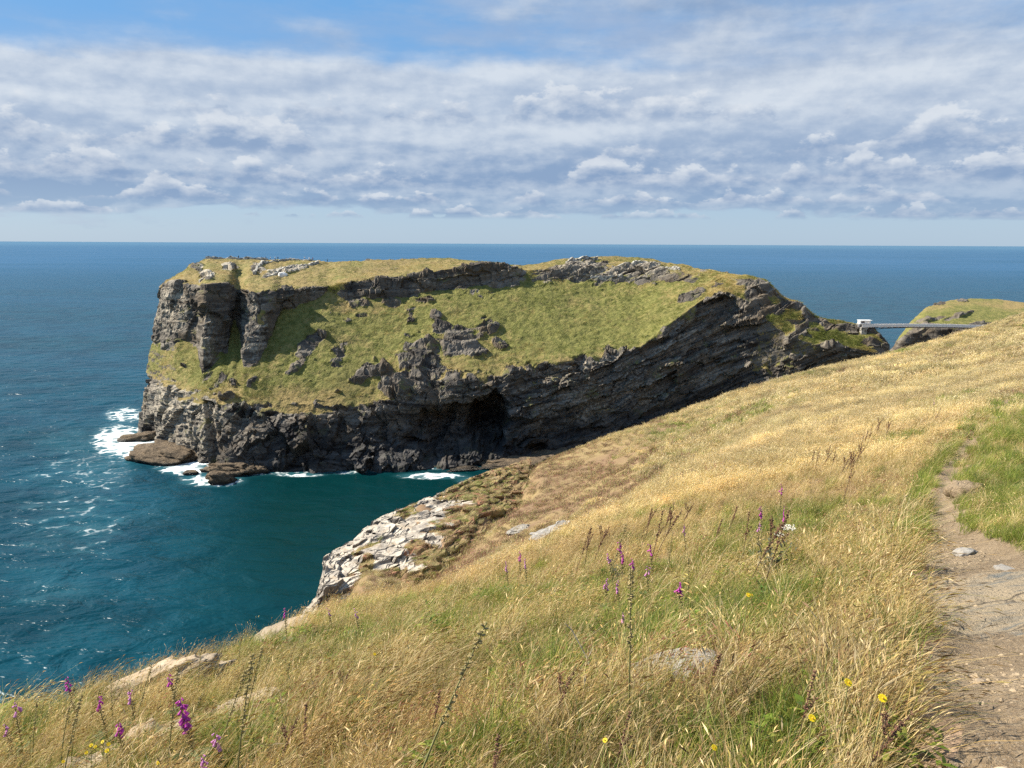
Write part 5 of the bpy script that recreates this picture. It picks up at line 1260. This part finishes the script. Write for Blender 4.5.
def stalk_proto(hgt, seed, pods, mat_s, mat_p, branches=3, dens=60):
    rg = np.random.default_rng(seed); root = empty('seed_stalk', (0, 0, 0)); t = np.linspace(0, 1, 8); lean = rg.normal(.10, .08)
    cx = lean * t ** 1.5 * hgt; cy = rg.normal(0, .04) * t * hgt
    hs = []; st = [tube(np.stack([cx, cy, t * hgt], 1), np.interp(t, [0, 1], [.0060, .0020]), 5)]; sd_ = []
    def pods_on(p0, p1, n, r):
        for i in range(n):
            f = rg.random(); p = p0 + (p1 - p0) * f; a = rg.random() * 6.28; d = np.array((math.cos(a), math.sin(a), .3)); q = r * rg.uniform(.6, 1.3)
            sd_.append(tube([p, p + d * q * .9, p + d * q * 1.7, p + d * q * 2.3], [.001, q * .62, q * .5, .0006], 5))
    top = np.array((cx[-1], cy[-1], hgt)); midp = np.array((np.interp(.5, t, cx), np.interp(.5, t, cy), hgt * .5)); pods_on(midp, top, dens, pods); hs.append(list(sd_)); sd_.clear()
    for k in range(branches):
        f = rg.uniform(.45, .75); p = np.array((np.interp(f, t, cx), np.interp(f, t, cy), f * hgt)); a = rg.random() * 6.28; L_ = hgt * rg.uniform(.18, .32)
        e = p + np.array((math.cos(a) * .35, math.sin(a) * .35, .95)) * L_; st.append(tube([p, (p + e) / 2 + np.array((math.cos(a), math.sin(a), 0)) * L_ * .06, e], [.003, .0025, .0012], 5)); pods_on(p * .6 + e * .4, e, dens // 3, pods * .9); hs.append(list(sd_)); sd_.clear()
    link('stem', mesh_np('stem', *joinm(st), mat_s), root); [link('seed_head', mesh_np('seed_head', *joinm(q_), mat_p), root) for q_ in hs]; return root
SP = {'dock': [stalk_proto(.8, 3, .0085, M_DEAD, M_SEED, 4, 90), stalk_proto(.7, 4, .008, M_DEAD, M_SEED, 2, 70), stalk_proto(.9, 5, .0085, M_DEAD, M_SEED, 1, 80)],
      'pod': [stalk_proto(.75, 6, .0065, M_STEM, M_GSEED, 0, 80), stalk_proto(.9, 7, .007, M_STEM, M_GSEED, 0, 90), stalk_proto(.6, 8, .006, M_STEM, M_GSEED, 1, 60)]}
used = set()
def stalk(px, py, kind, k, label, group, sc=1.0, lean=0.0):
    """px, py is the tip"""
    src = SP[kind][k % 3]; hh = {0: .8, 1: .7, 2: .9}[k % 3] if kind == 'dock' else {0: .75, 1: .9, 2: .6}[k % 3]
    g = ground(px, py, hh * sc * math.cos(lean)); o = src if (kind, k % 3) not in used else copy_tree(src); used.add((kind, k % 3))
    o.location = Vector(g); o.rotation_euler = (0, lean, RNG.normal(0, .4) if lean else RNG.random() * 6.28); o.scale = (sc,) * 3; tag(o, label, 'seed stalk', group)
g_ = 'dry stalks below the path bend'; lb = 'rusty dry seed stalk in the stand on the dry slope left of the path bend'
for k, (px, py) in enumerate([(873,416),(876,422),(868,424),(884,421),(864,430),(858,436),(853,443),(850,452),(846,458),(843,449)]): stalk(px, py, 'dock', k, lb, g_, 1.0, .12)
g_ = 'dry stalks in the smaller stand'; lb = 'thin brown seed stalk in the smaller stand left of the path bend stand'
for k, (px, py) in enumerate([(811,452),(816,446),(822,448),(827,445),(832,447),(838,455)]): stalk(px, py, 'dock', k + 1, lb, g_, .9, .1)
stalk(931, 408, 'dock', 2, 'single leaning brown stalk standing apart near the path bend', None, .9, .3)
stalk(395, 622, 'pod', 1, 'tall leaning seed stalk alone on the lower slope, right of the slate outcrop', None, 1.15, .28)
stalk(606, 524, 'pod', 1, 'tall dark seed stalk left of the mid slope foxglove cluster, leaning right', None, 1.1, .15)
stalk(735, 520, 'pod', 0, 'leaning seed stalk between the pink foxglove and the white flowers', None, 1.0, .2)
stalk(668, 530, 'pod', 2, 'seed stalk right of the single magenta foxglove at mid slope', None, 1.2, .15)
stalk(634, 560, 'pod', 1, 'upright seed stalk rising from the dark weed in the foxglove cluster', None, 1.0)
stalk(690, 552, 'pod', 0, 'upright greenish seed stalk above the short bright magenta foxglove', None, .9)
stalk(224, 652, 'pod', 1, 'tall seed stalk furthest right on the brow against the sea', None, 1.05, .06)
g_ = 'seed stalks on the skyline of the left brow'; lb = 'green brown seed stalk rising from the brow against the sea at the left'
for k, (px, py) in enumerate([(52,690),(57,686),(33,697),(25,703),(47,700),(84,684),(110,680),(124,672),(138,664),(142,660),(158,672),(163,676),(196,650),(207,641),(217,648),(236,640),(238,644),(281,652),(170,690),(205,668),(6,700),(64,700),(95,690),(248,645),(262,640)]): stalk(px, py, 'pod', k, lb, g_, RNG.uniform(.5, .9), RNG.normal(.12, .14))
g_ = 'seed stalks on the brow at mid slope'; lb = 'thin seed stalk in the row along the brow behind the foxgloves'
for k, (px, py) in enumerate([(642,508),(646,512),(651,510),(656,509),(664,506),(667,503),(594,520),(585,527),(575,530),(680,500),(712,520),(745,510),(752,513),(728,505),(768,505)]): stalk(px, py, 'dock', k, lb, g_, RNG.uniform(.8, 1.1), RNG.normal(.1, .08))
g_ = 'seed stalks among the nearest grass'; lb = 'brown seed stalk among the grass near the bottom edge'
for k, (px, py) in enumerate([(545,672),(430,690),(300,690),(330,668),(700,650),(800,665),(855,700),(490,735),(610,705),(270,725)]): stalk(px, py, 'dock', k, lb, g_, RNG.uniform(.45, .6), RNG.normal(.15, .1))

def daisy_proto():
    root = empty('yellow_flower', (0, 0, 0))
    link('stem', mesh_np('stem', *tube([(0,0,0),(.01,0,.15),(.02,0,.30)], [.0022,.0018,.0016], 5), M_STEM), root)
    for i in range(11):
        a = i * .571; v = np.array([(.004,-.003,0),(.018,-.0055,.002),(.024,0,.0),(.018,.0055,.002),(.004,.003,0)]); c, s_ = math.cos(a), math.sin(a); v = v @ np.array([[c, s_, 0], [-s_, c, 0], [0, 0, 1]])
        if i == 0: V, F = [], []
        o_ = len(V) * 5; V.append(v); F += [(o_, o_+1, o_+2, o_+4), (o_+2, o_+3, o_+4, o_+4)]
    bm = bmesh.new(); vs_ = [bm.verts.new(p) for p in np.concatenate(V)]
    for i in range(11): bm.faces.new([vs_[i * 5 + k] for k in range(5)])
    me = bpy.data.meshes.new('petals'); bm.to_mesh(me); bm.free(); me.materials.append(M_YEL); p = link('petals', me, root, (.02, 0, .30)); p.rotation_euler = (.6, .25, 0); p.scale = (.52, .52, .52)
    bm = bmesh.new(); bmesh.ops.create_icosphere(bm, subdivisions=2, radius=.0032); me = bpy.data.meshes.new('flower_centre'); bm.to_mesh(me); bm.free(); me.materials.append(plain('orange_centre', (.6,.33,.02))); link('flower_centre', me, root, (.02, -.003, .3025))
    return root
YP = daisy_proto(); first = True
YL = {'a': ('yellow flower in the patch beside the pale boulder at the lower left', 'yellow flowers by the boulder'), 'b': ('one of a tight pair of yellow flowers right of the short magenta foxglove', 'pair of yellow flowers')}
for px, py, key, sc in [(101,741,'a',1.0),(88,746,'a',1.1),(92,748,'a',1.0),(103,751,'a',1.2),(105,747,'a',1.1),(83,754,'a',1.0),(60,764,'a',1.0),(155,764,'a',1),(744,596,'b',1.4),(750,596,'b',1.2),
    (841,684,'brightest yellow flower, near the path edge, left of its orange neighbour',1.35),(874,698,'orange yellow flower nearest the path edge',1.3),(805,720,'yellow flower half hidden in grass below the brightest one',1.2),(709,750,'small yellow flower near the bottom edge at mid frame',1.0),(372,655,'tiny yellow flower on the lower slope left of mid frame',1.1),(602,738,'small ochre flower in dry grass at the bottom middle',.9)]:
    lab, grp = YL.get(key, (key, None)); o = YP if first else copy_tree(YP); first = False
    o.location = Vector(ground(px, py, .30 * sc)); o.rotation_euler = (0, 0, RNG.normal(0, .5)); o.scale = (sc,) * 3; tag(o, lab, 'wild flower', grp)

def umbel(px, py, label, sc):
    root = tag(empty('white_flower', Vector(ground(px, py, .5 * sc)), 0, sc), label, 'wild flower')
    st = [tube([(0,0,0),(.01,0,.2),(.02,0,.40)], [.005,.004,.003])]; fl = []; rg = np.random.default_rng(int(px))
    for i in range(14):
        a = i * 2.4; r = .02 + .06 * math.sqrt(i / 14); e = np.array((.02 + r * math.cos(a), r * math.sin(a), .49 - r * .35)); st.append(tube([(.02,0,.40), e], [.002,.0012], 4))
        for k in range(9): p = e + rg.normal(0, .010, 3); fl.append(tube([p, p + (0,0,.004), p + (0,0,.009), p + (0, 0, .011)], [.002, .0085, .006, .001], 5))
    link('stem', mesh_np('stem', *joinm(st), M_STEM), root); link('flower_head', mesh_np('flower_head', *joinm(fl), M_WPET), root)
umbel(787, 526, 'larger cluster of white flowers among dry grass below the topmost foxglove', .95)
umbel(778, 534, 'smaller cluster of white flowers at the lower left of the larger one', .65)

def weed(px, py, label, n, hgt, r, mat, leafL=.12):
    g = ground(px, py); root = tag(empty('weed', Vector(g)), label, 'plant'); rg = np.random.default_rng(int(px)); st = []; lm = leaf_mesh(leafL, leafL * .30, mat)
    for i in range(n):
        a = rg.random() * 6.28; e = np.array((math.cos(a) * r * rg.random(), math.sin(a) * r * rg.random(), hgt * rg.uniform(.6, 1))); st.append(tube([(0,0,0), e * .5 + (0, 0, .03), e], [.004, .003, .0015], 5))
        for k in range(7):
            f = .25 + .75 * k / 6; l = link('leaf', lm, root, Vector(e * f)); l.rotation_euler = (rg.normal(0, .3), rg.normal(-.5, .4), rg.random() * 6.28); l.scale = [rg.uniform(.6, 1.1) * (1.1 - .5 * f)] * 3
    link('stem', mesh_np('stem', *joinm(st), M_STEM), root)
M_DKLEAF = plain('dark_withered_leaf', (.075, .075, .045), .8, .3, 25, transl=.15)
weed(768, 578, 'dark withered bushy weed below the white flowers', 14, .46, .28, M_DKLEAF, .12)
weed(612, 590, 'dark green weed under the mid slope foxglove cluster', 7, .38, .2, M_DKLEAF, .10)
weed(150, 762, 'broad leaved plant with upright leaves in front of the lower left boulder', 6, .26, .16, M_LEAF, .11)
weed(700, 648, 'bright green leafy clump above the flat grey rock', 8, .24, .22, plain('bright_leaf', (.15, .24, .04), .6, .2, 25, transl=.3), .09)
weed(770, 612, 'green leafy clump right of the pair of yellow flowers', 7, .26, .22, plain('mid_green_leaf', (.10, .17, .035), .6, .2, 25, transl=.3), .09)
def dead_stem(px, py, label, L_, rz, rx):
    root = empty('dead_stem', Vector(ground(px, py)))
    v = [tube([(0,0,0),(-.10*L_,.0,.45*L_),(-.32*L_,0,.9*L_),(-.42*L_,0,L_)], [.006,.005,.0035,.0015]), tube([(-.10*L_,0,.45*L_),(.02*L_,.02,.62*L_)], [.003,.001])]
    o = link('dead_stem', mesh_np('dead_stem', *joinm(v), M_BONE), loc=root.location); bpy.data.objects.remove(root); o.rotation_euler = (rx, 0, rz); tag(o, label, 'dead stem')
dead_stem(596, 690, 'bleached dead stem leaning left above the middle of the bottom edge', .42, .2, -.3)
dead_stem(664, 618, 'short bleached forked twig below the mid slope foxgloves', .25, 1.9, -.2)
